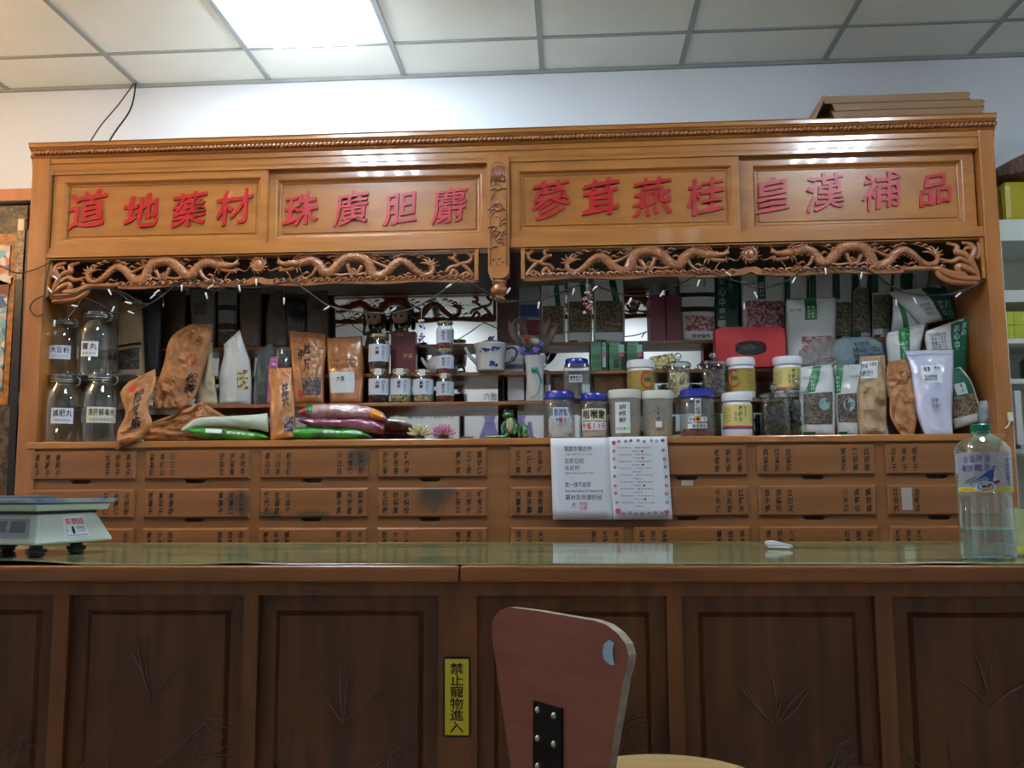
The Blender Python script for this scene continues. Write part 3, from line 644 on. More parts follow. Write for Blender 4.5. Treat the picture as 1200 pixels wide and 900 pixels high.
for k in range(7):
    for (cu, cv) in ((.17 + k * .11, .055), (.17 + k * .11, .93), (.07, .17 + k * .105), (.93, .17 + k * .105)):
        curl(wr if (k % 3 == 1) else wk, cu + random.uniform(-.012, .012), cv + random.uniform(-.008, .008), .03)
disc(wr, Sf, .085, .075, .035, .028); disc(wr, Sf, .09, .90, .045, .035); disc(wr, Sf, .91, .91, .045, .022); disc(wk, Sf, .92, .05, .035, .02); disc(wk, Sf, .9, .95, .02, .012)
q = wk.build('border_print', ink_grey, o); q['kind'] = 'stuff'; q = wr.build('border_print', M('pale_red_print', (205, 90, 90), .6), o); q['kind'] = 'stuff'
MB().box(at(784, 0, YP).x, at(797, 0, YP).x, 3.297, 3.2995, at(790, 569, 3.3).z, at(790, 563, 3.3).z).build('tape', M('pale_tape', (190, 180, 170), .6), o)

# ------------------------------------------------------------------ chair (back view) with plywood backrest and round seat
ch = empty('bar_chair', (.15, 1.53, 0), 'chair with reddish plywood backrest, black bracket and round pale seat in front of the counter', 'chair')
u = Vector((.59, -.807, 0)); nrm = Vector((-.807, -.59, 0)); c0 = Vector((-.025, 1.408, 0))
def bp(s, z, d=0.0): return c0 + u * s + nrm * d + Vector((0, 0, z))
prof = [(-.182, .764), (-.180, .780), (-.1737, .7904), (-.1548, .8028), (-.1284, .8100), (-.05, .8130), (.0978, .8150), (.1267, .8125), (.1507, .8040), (.168, .792), (.1735, .778), (.1700, .762), (.1617, .7453), (.1535, .7159), (.1393, .6682), (.1268, .6205), (.098, .51), (-.108, .51), (-.1234, .5598), (-.1457, .634), (-.1636, .6982), (-.1768, .7374)][::-1]
m = MB(); n = len(prof); fr_ = [bp(s, z, .0065) for s, z in prof]; bk = [bp(s, z, -.0065) for s, z in prof]
ply = wood('reddish_plywood_face', (132, 78, 62), (116, 66, 52), rough=.45, coat=.2, st=(2, 2, 9))
m.add(fr_, [tuple(range(n))]); m.add(bk, [tuple(range(n - 1, -1, -1))]); back = m.build('backrest', ply, ch, origin=Vector((0, 1.4, .5)))
m = MB(); m.add(fr_ + bk, [(i, (i + 1) % n, (i + 1) % n + n, i + n) for i in range(n)]); m.build('plywood_edge', M('grey_plywood_edge', (176, 160, 140), .6, var=.25, vs=30), back)
m = MB(); br_ = [(-.056, .575), (.0186, .5943), (.0205, .6804), (-.0537, .6777)]; br_[0:2] = [(-.0570, .505), (.0170, .505)]
m.add([bp(a_, b_, .0066) for a_, b_ in br_] + [bp(a_, b_, .0100) for a_, b_ in br_], [(3, 2, 1, 0), (4, 5, 6, 7), (0, 1, 5, 4), (1, 2, 6, 5), (2, 3, 7, 6), (3, 0, 4, 7)])
SC = Vector((.150, 1.578, 0)); SZ = .517
m.tube([bp(-.02, .507, .006), bp(-.02, .48, .0), SC + Vector((-.05, -.04, .478)), SC + Vector((0, 0, .478))], [.02, .022, .022, .022], 4, .25)
m.build('back_bracket', M('black_painted_steel', (12, 12, 13), .35, metal=.3, var=.1), ch)
m = MB(); st_ = [(.118, .7727), (.1222, .786), (.1337, .7934), (.1448, .7902), (.1408, .7794), (.1423, .7682), (.1458, .7608), (.1327, .7599), (.1216, .7651)]
m.add([bp(a_, b_, .0078) for a_, b_ in st_] + [bp(.131, .7765, .0078)], [(q, (q + 1) % 9, 9) for q in range(9)]); m.build('torn_sticker', M('pale_blue_paper', (150, 186, 204), .5, var=.06), back)
for s, z in ((-.040, .6664), (.003, .6665), (-.0406, .6248), (.002, .6255), (-.0413, .584), (.001, .585), (-.042, .543), (.000, .545)):
    b = MB(); b.ball(bp(s, z, .0105), .005, .005, .005, 10, 6); b.build('screw', metal, ch, smooth=True)
seat_top = M('pale_wood_laminate', (222, 188, 128), .35, var=.1, vs=2.0, st=(1, 9, 1), coat=.2, col2=(200, 160, 100))
MB().lathe((SC.x, SC.y, SZ - .024), [(.166, 0), (.174, .004), (.175, .020), (.172, .024)], 64).build('seat', seat_top, ch, smooth='auto')
steel = MATS['black_painted_steel']
MB().lathe((SC.x, SC.y, SZ - .06), [(.03, 0), (.03, .02), (.09, .03), (.09, .036)], 24).build('seat_plate', steel, ch, smooth='auto')
for k in range(4):
    a = PI / 4 + k * PI / 2; d = Vector((math.cos(a), math.sin(a), 0))
    MB().tube([SC + d * .07 + Vector((0, 0, SZ - .035)), SC + d * .14 + Vector((0, 0, .22)), SC + d * .19 + Vector((0, 0, .0))], .011, 10).build('leg', steel, ch, smooth=True)
MB().tube([SC + Vector((.155 * math.cos(t), .155 * math.sin(t), .16)) for t in [k * PI / 16 for k in range(33)]], .007, 8, cap=False).build('foot_ring', steel, ch, smooth=True)

# ------------------------------------------------------------------ surfaces for bags and labels
def cyl_surf(c, r, a0, a1, z0, z1, face=0.0, sq=2.0):
    """u: left->right as seen from the camera; v: top->bottom"""
    base = math.atan2(CAM.y - c[1], CAM.x - c[0]) + face
    def f(u_, v, off=0.0):
        a = base + (a0 + (a1 - a0) * u_)
        k = 1 if sq == 2 else (abs(math.cos(a)) ** sq + abs(math.sin(a)) ** sq) ** (-1 / sq)
        rr = r * k + off
        return Vector((c[0] + rr * math.cos(a), c[1] + rr * math.sin(a), c[2] + z1 - (z1 - z0) * v))
    return f
def bag(name, label, cat, rows, Y, mat, t=.04, lean=0.0, crumple=.004, kind='stand', seed=0, nu=20, nv=28, group=None, ylow=0.0, tilt=0.0, limit=None):
    """rows: [((xl,yl),(xr,yr)), ...] outline from top to bottom in frame pixels at depth Y; a real closed pouch with thickness t"""
    def edge(side):
        P_ = []
        for k, r in enumerate(rows):
            v = k / (len(rows) - 1); yy = Y + lean * (1 - v) + ylow * v + (tilt if side else -tilt)
            P_.append(at(r[side][0], r[side][1], yy))
        return smooth_path(P_, 8) if len(P_) > 2 else [P_[0].lerp(P_[1], k / 16) for k in range(17)]
    EL, ER = edge(0), edge(1)
    if crumple > .0095: nu, nv = 20, 28
    def samp(E_, v):
        x = min(max(v, 0), 1) * (len(E_) - 1); i = min(int(x), len(E_) - 2); return E_[i].lerp(E_[i + 1], x - i)
    wd = (samp(ER, .5) - samp(EL, .5)).length; hd = (samp(EL, 0) - samp(EL, 1)).length
    def prof(u_, v):
        u_ = min(max(u_, 0), 1); v = min(max(v, 0), 1)
        a = math.sin(PI * u_) ** .55
        if kind == 'stand': b = min(1, max(0, (v - .06) / .5)) ** .8 * (1 if v < .93 else max(0.25, 1 - (v - .93) * 8))
        elif kind == 'pillow': b = math.sin(PI * v) ** .5
        else: b = 1
        return a * b
    def wr(u_, v):
        e = min(1, 6 * u_, 6 * (1 - u_)) * min(1, 8 * v + .15, 8 * (1 - v) + .15)
        a, b = u_ * wd * 28, v * hd * 22
        n1 = noise.noise(Vector((a * .5, b * .5, seed))); kf = .62 if crumple > .0095 else 1; n2 = 1 - abs(noise.noise(Vector((a * kf, b * kf, seed + 5)))) * 3; n3 = 1 - abs(noise.noise(Vector((a * .7 + b * .5, b * .8 - a * .4, seed + 9)))) * 3
        if crumple > .0095:
            n4 = 1 - abs(noise.noise(Vector((a * .8 - b * .6, b * .7 + a * .4, seed + 2)))) * 3; n5 = 1 - abs(noise.noise(Vector((a * 1.6, b * 1.3, seed + 4)))) * 3
            return crumple * e * (1.3 * n1 + .6 * n2 + .7 * n3 + .35 * n4 + .22 * n5 - .9)
        return crumple * e * (1.2 * n1 + .45 * n2 + .5 * n3 - .5)
    def Sf(u_, v, off=0.0):
        p = samp(EL, v).lerp(samp(ER, v), u_)
        return p + Vector((0, -(t * .5 * prof(u_, v) + wr(u_, v) + off), 0))
    m = MB(); vs = []; fs = []
    for j in range(nv + 1):
        for i in range(nu + 1): vs.append(Sf(i / nu, j / nv))
    for j in range(nv):
        for i in range(nu): a = j * (nu + 1) + i; fs.append((a, a + nu + 1, a + nu + 2, a + 1))
    k0 = len(vs); bi = {}
    for j in range(nv + 1):
        for i in range(nu + 1):
            if i in (0, nu) or j in (0, nv): bi[(i, j)] = j * (nu + 1) + i
            else:
                p = samp(EL, j / nv).lerp(samp(ER, j / nv), i / nu); bi[(i, j)] = len(vs)
                vs.append(p + Vector((0, t * .45 * prof(i / nu, j / nv) + .4 * wr(1 - i / nu, j / nv), 0)))
    for j in range(nv):
        for i in range(nu): fs.append((bi[(i, j)], bi[(i + 1, j)], bi[(i + 1, j + 1)], bi[(i, j + 1)]))
    m.add(vs, fs); o = m.build(name, mat, smooth=crumple <= .0095)
    tag(o, label, cat, group)
    return o, Sf
def stripe(o, Sf, pts, w, mat, name='stripe', nv=16, off=.0016):
    """band following (u,v) centre points, width w in u"""
    q = smooth_path([Vector((a, b, 0)) for a, b in pts], 9); vs = []; fs = []
    n = 9
    for p in q: vs += [Sf(min(1, max(0, p.x - w / 2 + w * i / (n - 1))), p.y, off) for i in range(n)]
    for k in range(len(q) - 1): fs += [(n * k + i, n * k + n + i, n * k + n + i + 1, n * k + i + 1) for i in range(n - 1)]
    return MB().add(vs, fs).build(name, mat, o, smooth=True)
def pat(o, Sf, box, mat, name, nu=12, nv=12, off=.0014): return patch(MB(), Sf, box, nu, nv, off).build(name, mat, o, smooth=True)
def txt(o, Sf, box, rows, mat=ink, vertical=False, bold=.01, brush=False, off=.0026, name='lettering', fill=.95):
    return put_text(MB(), Sf, box, rows, vertical, bold, brush, fill, off).build(name, mat, o)
def dsk(o, Sf, cu, cv, ru, rv, mat, name, off=.0016): return disc(MB(), Sf, cu, cv, ru, rv, off).build(name, mat, o)

# ------------------------------------------------------------------ stepped display shelves (parts of the cabinet)
def proj(p):
    d = Vector(p) - CAM; w = d.dot(FW); return 600 + FOC * d.dot(RT) / w, 450 - FOC * d.dot(UP) / w
ZL, Z1, Z2, Z3 = 1.1862, 1.336, 1.460, 1.586
YL, YS1, YS2, YS3 = 3.375, 3.505, 3.58, 3.665
for z, y in ((1.3345, 3.455), (1.4585, 3.535), (1.5845, 3.612)): cb('display_shelf', MB().box(IL, IR, y, 3.714, z - .014, z), varn if z == Z1 else drawer_w, bevel=.002)
for x in (-1.2, -.26, .70):
    for z0, z1, y in ((ZL, Z1 - .014, 3.60), (Z1, Z2 - .014, 3.60), (Z2, Z3 - .014, 3.64)): cb('shelf_support', MB().box(x - .008, x + .008, y, 3.714, z0, z1), dark_in)
def yb(x, Y, z):    # frame row of height z at depth Y
    d = None; lo, hi = 300, 700
    for _ in range(30):
        mid = (lo + hi) / 2
        if at(x, mid, Y).z > z: lo = mid
        else: hi = mid
    return lo
def spot(xc, ytop, w, Y, z):
    p = at(xc, (ytop + yb(xc, Y, z)) / 2, Y); return Vector((p.x, Y, z)), at(xc, ytop, Y).z - z, w / 2 * Y / FOC
def fillpieces(mb, c, r, z0, z1, kind, n, sz):
    for k in range(n):
        a = random.uniform(0, 2 * PI) if k % 3 == 0 else random.uniform(-PI, 0); rr = max(r * .3, r - sz * (.56 if kind != 'stick' else .42)) * math.sqrt(random.uniform(.8, 1)); z = max(random.uniform(z0, z1), sz * .5)
        p = Vector((c[0] + rr * math.cos(a), c[1] + rr * math.sin(a), c[2] + z)); R = Matrix.Rotation(random.uniform(-1.4, 1.4), 3, 'Y') @ Matrix.Rotation(random.uniform(-.5, .5), 3, 'X')
        if kind == 'stick': e = R @ Vector((0, 0, sz * random.uniform(.5, 1))); mb.tube([p - e * .5, p + e * .5], sz * .1, 5)
        elif kind == 'chip': mb.ball(p, sz * .5, sz * .12, sz * .4, 7, 4, R)
        else: mb.ball(p, sz * .4, sz * .35, sz * .35, 7, 5, R)
H_DARK = herb('dark_red_dates', [(52, 22, 20), (36, 16, 14), (70, 30, 26), (88, 50, 40)], 90)
H_YEL = herb('yellow_dried_flowers', [(205, 190, 130), (180, 160, 95), (220, 208, 160), (120, 105, 60)], 120)
H_TAN = herb('tan_root_slices', [(190, 165, 120), (215, 195, 150), (150, 120, 80), (230, 215, 180)], 100)
H_BRN = herb('brown_dried_herbs', [(92, 74, 52), (120, 100, 74), (70, 52, 38), (140, 118, 88)], 160)
H_GRY = herb('grey_brown_bark', [(78, 66, 58), (98, 84, 72), (58, 48, 42), (120, 104, 90)], 150)
H_BLK = herb('black_dried_herbs', [(34, 28, 24), (52, 44, 36), (24, 20, 18), (80, 66, 50)], 110)
H_RED = herb('red_goji_berries', [(120, 34, 24), (150, 50, 34), (90, 24, 18)], 160)
H_WHT = herb('white_sachets', [(232, 228, 220), (222, 216, 208), (240, 236, 230)], 40, .3)
H_PIN = herb('pink_dried_fruit', [(150, 96, 96), (190, 140, 136), (120, 66, 70), (205, 170, 165)], 110)
H_GRN = herb('green_grey_seeds', [(96, 92, 78), (130, 124, 104), (70, 66, 56), (150, 140, 118)], 240)

# small preserve jars with white labels
def small_jar(x, yt, w, z, text, label, cont, kind, sz, lid_tag=None, Y=3.492, tall=False, tape=True):
    c, h, r = spot(x, yt, w, Y, z); t = empty('preserve_jar', c, label, 'jar', 'small labelled preserve jars'); 
    MB().lathe(c, [(r * .9, .001), (r, .006), (r, h * .74), (r * .86, h * .80), (r * .84, h * .92)], 28).build('glass_body', glass, t, smooth='auto')
    MB().lathe(c, [(r * .86, h * .90), (r * .92, h * .905), (r * .92, h * .985), (r * .84, h)], 28).build('metal_lid', M('dark_gold_lid', (190, 172, 130), .3, metal=.8), t, smooth='auto')
    m = MB(); m.lathe(c, [(r * .86, .004), (r * .93, .01), (r * .93, h * .66), (r * .7, h * .7)], 16); fillpieces(m, c, r * .97, .006, h * .66, kind, 60, sz); o = m.build('contents', cont, t, smooth='auto'); o['kind'] = 'stuff'
    Sf = cyl_surf(c, r + .0012, -1.45, 1.45, h * .22, h * .70); L_ = patch(MB(), Sf, (0, 0, 1, 1), 24, 2, 0).build('label', M('bluish_white_label', (206, 216, 232), .5, var=.02), t, smooth=True)
    put_text(MB(), Sf, (.36, .14, .50, .14 + .24 * len(text)), [text], vertical=True, bold=.015, brush=True).build('lettering', ink, L_)
    m = MB(); put_text(m, Sf, (.56, .08, .70, .30), ['品'], brush=True); put_text(m, Sf, (.58, .34, .66, .85), ['農產行'], vertical=True, off=.0014); m.build('small_lettering', ink_grey, L_)
    if tape:
        Sg = cyl_surf(c, r * .91 + .001, -.5, .2, h * .80, h * 1.0); patch(MB(), Sg, (0, 0, 1, 1), 8, 1, 0).build('price_tag', paper, t)
small_jar(444.5, 392, 25, Z1 + .128, '大棗', 'label-wrapped jar of dark dates stacked on top beside the maroon box', H_DARK, 'ball', .02, tape=False)
small_jar(444.5, 433, 25, Z1, '大棗', 'leftmost jar on the lower shelf, dark dates, under another jar', H_DARK, 'ball', .02)
small_jar(470, 433, 25, Z1, '菊花', 'jar of yellow dried flowers with white label, lower shelf', H_YEL, 'ball', .014)
small_jar(496, 434, 24, Z1, '黃耆', 'jar of pale root sticks with white label, lower shelf', H_TAN, 'stick', .04)
small_jar(521.5, 438, 20.5, Z1, '枸杞子', 'bottom jar of the narrow stack of three goji jars', H_RED, 'ball', .01)
small_jar(521.5, 409, 20.5, Z1 + .107, '枸杞子', 'middle jar of the narrow stack of three goji jars', H_RED, 'ball', .01, tape=False)
small_jar(521.5, 377, 20.5, Z1 + .107 + .098, '枸杞子', 'top jar of the narrow stack of three goji jars', H_RED, 'ball', .01, tape=False)

# big clip-top storage jars
def clip_jar(x, yt, w, Y, z, label, text, small, tag_mat=paper, lb=(-.62, .35)):
    c, h, r = spot(x, yt, w, Y, z); t = empty('clip_top_jar', c, label, 'jar', 'large glass storage jars')
    MB().lathe(c, [(r * .93, 0), (r, .008), (r, h * .62), (r * .93, h * .74), (r * .70, h * .86), (r * .66, h * .90), (r * .70, h * .915)], 36).build('glass_body', glass, t, smooth='auto')
    MB().lathe(c, [(r * .72, h * .93), (r * .74, h * .945), (r * .72, h * .985), (r * .5, h)], 32).build('glass_lid', clear('thick_glass', (240, 246, 243), .3), t, smooth='auto')
    m = MB(); 
    for zz in (.90, .932): m.tube([(c[0] + r * .73 * math.cos(a), c[1] + r * .73 * math.sin(a), z + h * zz) for a in [k * PI / 14 for k in range(29)]], .0022, 6, cap=False)
    m.build('wire_ring', metal, t, smooth=True)
    m = MB(); xx = c[0] + r * .76; m.tube(smooth_path([(xx, c[1] - .02, z + h * .98), (xx + .014, c[1] - .02, z + h * .93), (xx + .010, c[1] - .02, z + h * .86), (xx - .002, c[1] - .02, z + h * .84)], 4), .0022, 6); m.tube([(c[0] - .03, c[1] - r * .74, z + h * .955), (c[0] + .0, c[1] - r * .76, z + h * .925)], .002, 6)
    m.build('clasp', metal, t, smooth=True)
    if text:
        Sf = cyl_surf(c, r + .0015, lb[0], lb[1], h * .27, h * .50); L_ = patch(MB(), Sf, (0, 0, 1, 1), 12, 2, 0).build('label', tag_mat, t, smooth=True)
        put_text(MB(), Sf, (.06, .08, .94, .58), [text], bold=.008).build('lettering', ink, L_)
        put_text(MB(), Sf, (.10, .68, .88, .90), [small]).build('small_lettering', ink_grey, L_)
    return t
clip_jar(75, 441, 47, 3.368, ZL, 'front left glass clip-top jar with three-character label on the ledge', '減肥丸', '中藥粉每瓶百元', lb=(-.60, .45))
clip_jar(119, 439, 46, 3.368, ZL, 'front glass clip-top jar with cream five-character label, beside the brown bag', '清肝解毒丸', '中藥粉每瓶百元', M('cream_label', (226, 222, 198), .5, var=.03), lb=(-.75, .75))
cb('glass_shelf', MB().box(IL, -1.66, 3.335, 3.53, 1.4405, 1.4455), clear('thick_glass'))
clip_jar(74, 374, 42, 3.415, 1.447, 'upper left dusty glass jar at the cabinet side, square label', '大營粉', '一斤九十元', lb=(-.75, .4))
clip_jar(113, 366, 45, 3.415, 1.447, 'upper glass jar with narrow label, right of the dusty one', '膏丸', '每瓶百元', lb=(-.8, .1))
clip_jar(186, 452, 40, 3.53, Z1, 'glass clip-top jar mostly hidden behind the crumpled brown bags', None, None)
clip_jar(41, 452, 38, 3.53, Z1, 'glass jar half hidden behind the front left jar', None, None)

# knob-lid apothecary jars
def knob_jar(x, yt, w, Y, z, label, cont, kind, sz, fillh=.8):
    c, h, r = spot(x, yt, w, Y, z); t = empty('knob_lid_jar', c, label, 'jar', 'glass jars with ball knobs')
    hb = h * .70
    MB().lathe(c, [(r * .88, 0), (r * .95, .006), (r * .95, hb * .9), (r * .88, hb)], 32, sq=3.2).build('glass_body', glass, t, smooth='auto')
    MB().lathe(c, [(r * .92, hb), (r, hb + .003), (r, hb + .014), (r * .85, hb + .02), (r * .2, hb + .024), (.006, hb + .03)], 32).build('glass_lid', clear('thick_glass'), t, smooth='auto')
    MB().ball(c + Vector((0, 0, hb + .043)), .0145, n=20, m=14).build('glass_knob', clear('thick_glass'), t, smooth=True)
    m = MB(); m.lathe(c, [(r * .55, .004), (r * .6, .01), (r * .6, hb * fillh), (r * .4, hb * fillh + .008)], 20, sq=3.2); fillpieces(m, c, r * .93, .012, hb * fillh, kind, 110, sz); o = m.build('contents', cont, t, smooth='auto'); o['kind'] = 'stuff'
    m = MB()
    for k in range(2): m.tube([(c[0] - r - .004, c[1] - .01, c[2] + hb - .01), (c[0] - r - .010, c[1] - .01, c[2] + hb + .003), (c[0] - r + .002, c[1] - .01, c[2] + hb + .01)], .003, 6)
    m.build('clasp', metal, t)
knob_jar(795, 415, 30, 3.482, Z1, 'ball-knob glass jar full of pale twigs on the middle shelf', H_TAN, 'stick', .05)
knob_jar(836, 413, 31, 3.482, Z1, 'ball-knob glass jar of grey-brown bark beside the pale twig jar', H_GRY, 'chip', .03)
knob_jar(908, 449, 34, 3.375, ZL, 'ball-knob glass jar of dark herbs with one pale slice on the ledge', H_BLK, 'chip', .035)
c, h, r = spot(905, 490, 12, 3.335, ZL)
knob_jar(936, 440, 30, 3.40, ZL, 'ball-knob glass jar of black chips mostly hidden by the green-striped pouch', H_BLK, 'chip', .025)

# blue lid jars
lab_b = M('bluish_white_label', (206, 216, 232), .5, var=.02)
def blue_jar(x, yt, w, Y, z, label, cont, kind, sz, fh, n=40, sq=2.0, labels=()):
    c, h, r = spot(x, yt, w, Y, z); t = empty('blue_lid_jar', c, label, 'jar', 'clear jars with blue lids')
    MB().lathe(c, [(r * .9, 0), (r * .96, .005), (r * .96, h * .70), (r * .9, h * .78), (r * .84, h * .86)], 36, sq=sq).build('plastic_body', pet, t, smooth='auto')
    m = MB().lathe(c, [(r * .88, h * .82), (r * .98 if sq == 2 else r * .85, h * .83), (r * .98 if sq == 2 else r * .85, h * .87), (r * .93 if sq == 2 else r * .8, h * .88), (r * .93 if sq == 2 else r * .8, h * .97), (r * .86 if sq == 2 else r * .74, h)], 40); m.build('blue_lid', blue_lid, t, smooth='auto')
    kq = .62 if kind == 'chip' else 1
    m = MB(); m.lathe(c, [(r * .8 * kq, .004), (r * .86 * kq, .01), (r * .84 * kq, h * fh), (r * .4 * kq, h * fh + .004)], 20, sq=sq); fillpieces(m, c, r * .9, .01, h * fh, kind, n, sz); o = m.build('contents', cont, t, smooth='auto'); o['kind'] = 'stuff'
    for (a0, a1, v0, v1, mt, rows, im, vert) in labels:
        Sf = cyl_surf(c, r * .96 + .0015, a0, a1, h * (1 - v1), h * (1 - v0), sq=sq); L_ = patch(MB(), Sf, (0, 0, 1, 1), 10, 2, 0).build('label', mt, t, smooth=True)
        if rows: put_text(MB(), Sf, (.05, .08, .95, .92), rows, vertical=vert, bold=.012).build('lettering', im, L_)
    return t, c, h, r
t, c, h, r = blue_jar(656, 459, 37, 3.375, ZL, 'round blue-lid jar with white sachets and red-dot price label', H_WHT, 'chip', .06, .42, labels=[(-.45, .55, .36, .57, lab_b, ['香滷包'], ink_blue, False), (-.30, .45, .57, .70, lab_b, ['每包　元'], ink, False)])
Sf = cyl_surf(c, r * .96 + .002, -.30, .45, h * .30, h * .43); disc(MB(), Sf, .52, .5, .10, .42, .001).build('red_dot', ink_red, t)
blue_jar(696, 461, 33, 3.375, ZL, 'blue-lid jar with large throat powder label, priced 50', H_WHT, 'ball', .03, .3, labels=[(-1.0, 1.0, .36, .62, paper_cream, ['咽喉散'], ink, False), (-1.0, 1.0, .66, .84, paper, ['每瓶50元'], ink_red, False)])
t, c, h, r = blue_jar(817, 457, 42, 3.375, ZL, 'round blue-lid jar with vertical label and orange flower sticker', H_RED, 'ball', .012, .16, labels=[(-.12, .22, .22, .58, paper, ['薏仁保濕'], ink, True), (-.5, .55, .60, .70, paper, ['每包　　百'], ink, False), (-.55, .55, .74, .84, paper, ['　清涼茶包'], ink, False)])
Sf = cyl_surf(c, r * .96 + .0025, -.5, .55, h * .28, h * .42); m = MB(); [disc(m, Sf, .5 + .11 * math.cos(k * PI / 4), .45 + .32 * math.sin(k * PI / 4), .06, .2, .001, 10) for k in range(8)]; m.build('flower_sticker', M('orange_print', (235, 150, 30), .5), t); disc(MB(), Sf, .5, .45, .07, .22, .002).build('flower_centre', ink, t)
blue_jar(676, 421, 34, 3.478, Z1, 'empty square blue-lid jar with small sticker on the middle shelf', M('pale_powder', (205, 205, 205), .8), 'ball', .01, .05, 5, sq=4.0, labels=[(-.5, .35, .42, .60, paper, ['蓮藕粉末', '每斤百元'], ink, False)])

# white medicine bottles
yel = M('yellow_medicine_label', (222, 206, 130), .45, var=.05); gold = M('olive_gold_label', (158, 138, 58), .4, var=.08)
def med(x, yt, w, Y, z, label, lm, text, side=0, gold_=False):
    c, h, r = spot(x, yt, w, Y, z); t = empty('medicine_bottle', c, label, 'bottle', 'white herbal powder bottles')
    MB().lathe(c, [(r * .9, 0), (r * .95, .004), (r * .95, h * .74), (r * .88, h * .78), (r * .88, h * .82)], 36).build('bottle_body', white_pl, t, smooth='auto')
    MB().lathe(c, [(r * .9, h * .80), (r, h * .81), (r, h * .95), (r * .93, h)], 40).build('screw_lid', white_pl, t, smooth='auto')
    Sf = cyl_surf(c, r * .95 + .001, -1.5, 1.5, h * .16, h * .72); L_ = patch(MB(), Sf, (0, 0, 1, 1), 28, 2, 0).build('label', lm, t, smooth=True)
    if gold_:
        Sq = lambda u_, v, off=0: Sf(u_ + side, v, off)
        m = MB(); m.tube([Sq(.5 + .14 * math.cos(a), .42 + .36 * math.sin(a), .001) for a in [PI * .15 + k * PI / 12 * .86 for k in range(22)]], .0045, 5, .2); m.build('red_emblem', M('orange_red_print', (205, 72, 44), .45), L_, smooth=True)
        put_text(MB(), Sq, (.42, .32, .60, .54), [text[:3]], bold=.01, brush=True).build('lettering', ink, L_)
        put_text(MB(), Sf, (.62 if side < 0 else .22, .06, .82 if side < 0 else .42, .16), ['科學中藥']).build('red_lettering', ink_red, L_)
        m = MB()
        for v in (.3, .42, .54, .66, .78): put_text(m, Sf, (.64 if side < 0 else .2, v, .80 if side < 0 else .36, v + .06), ['本草成分說明'])
        m.build('small_lettering', M('brown_print', (90, 70, 30), .5), L_)
    else:
        put_text(MB(), Sf, (.50 + side, .06, .60 + side, .72), [text], vertical=True, bold=.01, brush=True).build('lettering', ink, L_)
        m = MB(); put_text(m, Sf, (.64 + side, .06, .69 + side, .5), ['養生堂'], vertical=True); put_text(m, Sf, (.42 + side, .3, .47 + side, .7), ['濃縮'], vertical=True)
        for v in (.15, .27, .39, .51, .63): put_text(m, Sf, (.17, v, .36, v + .06), ['本草成分適應'])
        m.build('small_lettering', M('brown_print'), L_)
        patch(MB(), Sf, (0, .86, 1, .94), 28, 1, .0006).build('orange_band', M('orange_red_print'), L_); patch(MB(), Sf, (0, .94, 1, 1.0), 28, 1, .0006).build('blue_band', ink_blue, L_)
med(751, 423, 33, 3.482, Z1, 'white bottle with gold label and red ring at its right edge', gold, '黃耆粉', .16, True)
med(868.5, 420, 33, 3.482, Z1, 'white bottle with gold label standing just below the red box', gold, '參精丸', -.16, True)
med(923.5, 419, 34, 3.482, Z1, 'white bottle with yellow label on the middle shelf, right end', yel, '養肝丸', .08)
med(864, 461, 35, 3.375, ZL, 'white bottle with yellow label on the ledge', yel, '養肝丸', .02)

# translucent tubs
tubm = clear('frosted_plastic', (246, 246, 240), .12, .25, haze=.42, hazecol=(200, 198, 186))
def tub(x, yt, w, label, rows, cont, sz, lb, chip):
    c, h, r = spot(x, yt, w, 3.375, ZL); t = empty('plastic_tub', c, label, 'tub', 'frosted plastic tubs')
    MB().lathe(c, [(r * .84, 0), (r * .88, .004), (r * .96, h * .82)], 40, cap=False).build('tub_body', tubm, t, smooth='auto')
    MB().lathe(c, [(r * .97, h * .80), (r, h * .81), (r, h * .94), (r * .95, h * .985), (r * .86, h * .985), (r * .84, h * .97)], 40).build('snap_lid', M('cloudy_white_plastic', (212, 210, 200), .4, var=.03), t, smooth='auto')
    m = MB(); m.lathe(c, [(r * .78, .004), (r * .8, h * .22), (r * .3, h * .27)], 20); fillpieces(m, c, r * .84, .01, h * .42, chip, 30, sz); o = m.build('contents', cont, t, smooth='auto'); o['kind'] = 'stuff'
    Sf = cyl_surf(c, r * .95 + .002, lb[0], lb[1], h * .08, h * .72)
    return t, Sf
t, Sf = tub(732.5, 457, 39, 'frosted tub with tall white pepper powder label and green dot', None, H_TAN, .015, (-.62, .30), 'ball')
L_ = patch(MB(), Sf, (0, 0, 1, 1), 10, 2, 0).build('label', paper, t, smooth=True); put_text(MB(), Sf, (.2, .06, .8, .68), ['胡椒粉'], vertical=True, bold=.008, brush=True, fill=.8).build('lettering', ink, L_)
put_text(MB(), Sf, (.06, .80, .94, .92), ['每瓶　元']).build('small_lettering', ink_grey, L_); disc(MB(), Sf, .62, .86, .09, .05, .001).build('green_dot', M('bright_green_dot', (60, 200, 60), .5), L_)
t, Sf = tub(770.5, 458, 38, 'frosted tub with handwritten dark characters on its side', None, H_TAN, .045, (-.4, .6), 'stick')
put_text(MB(), Sf, (.32, .12, .58, .62), ['玉金散'], vertical=True, bold=.012, brush=True, fill=.8).build('lettering', M('dark_blue_ink', (30, 36, 62), .5), t); patch(MB(), Sf, (.28, .62, .66, .82), 4, 2, .001).build('label', paper, t)

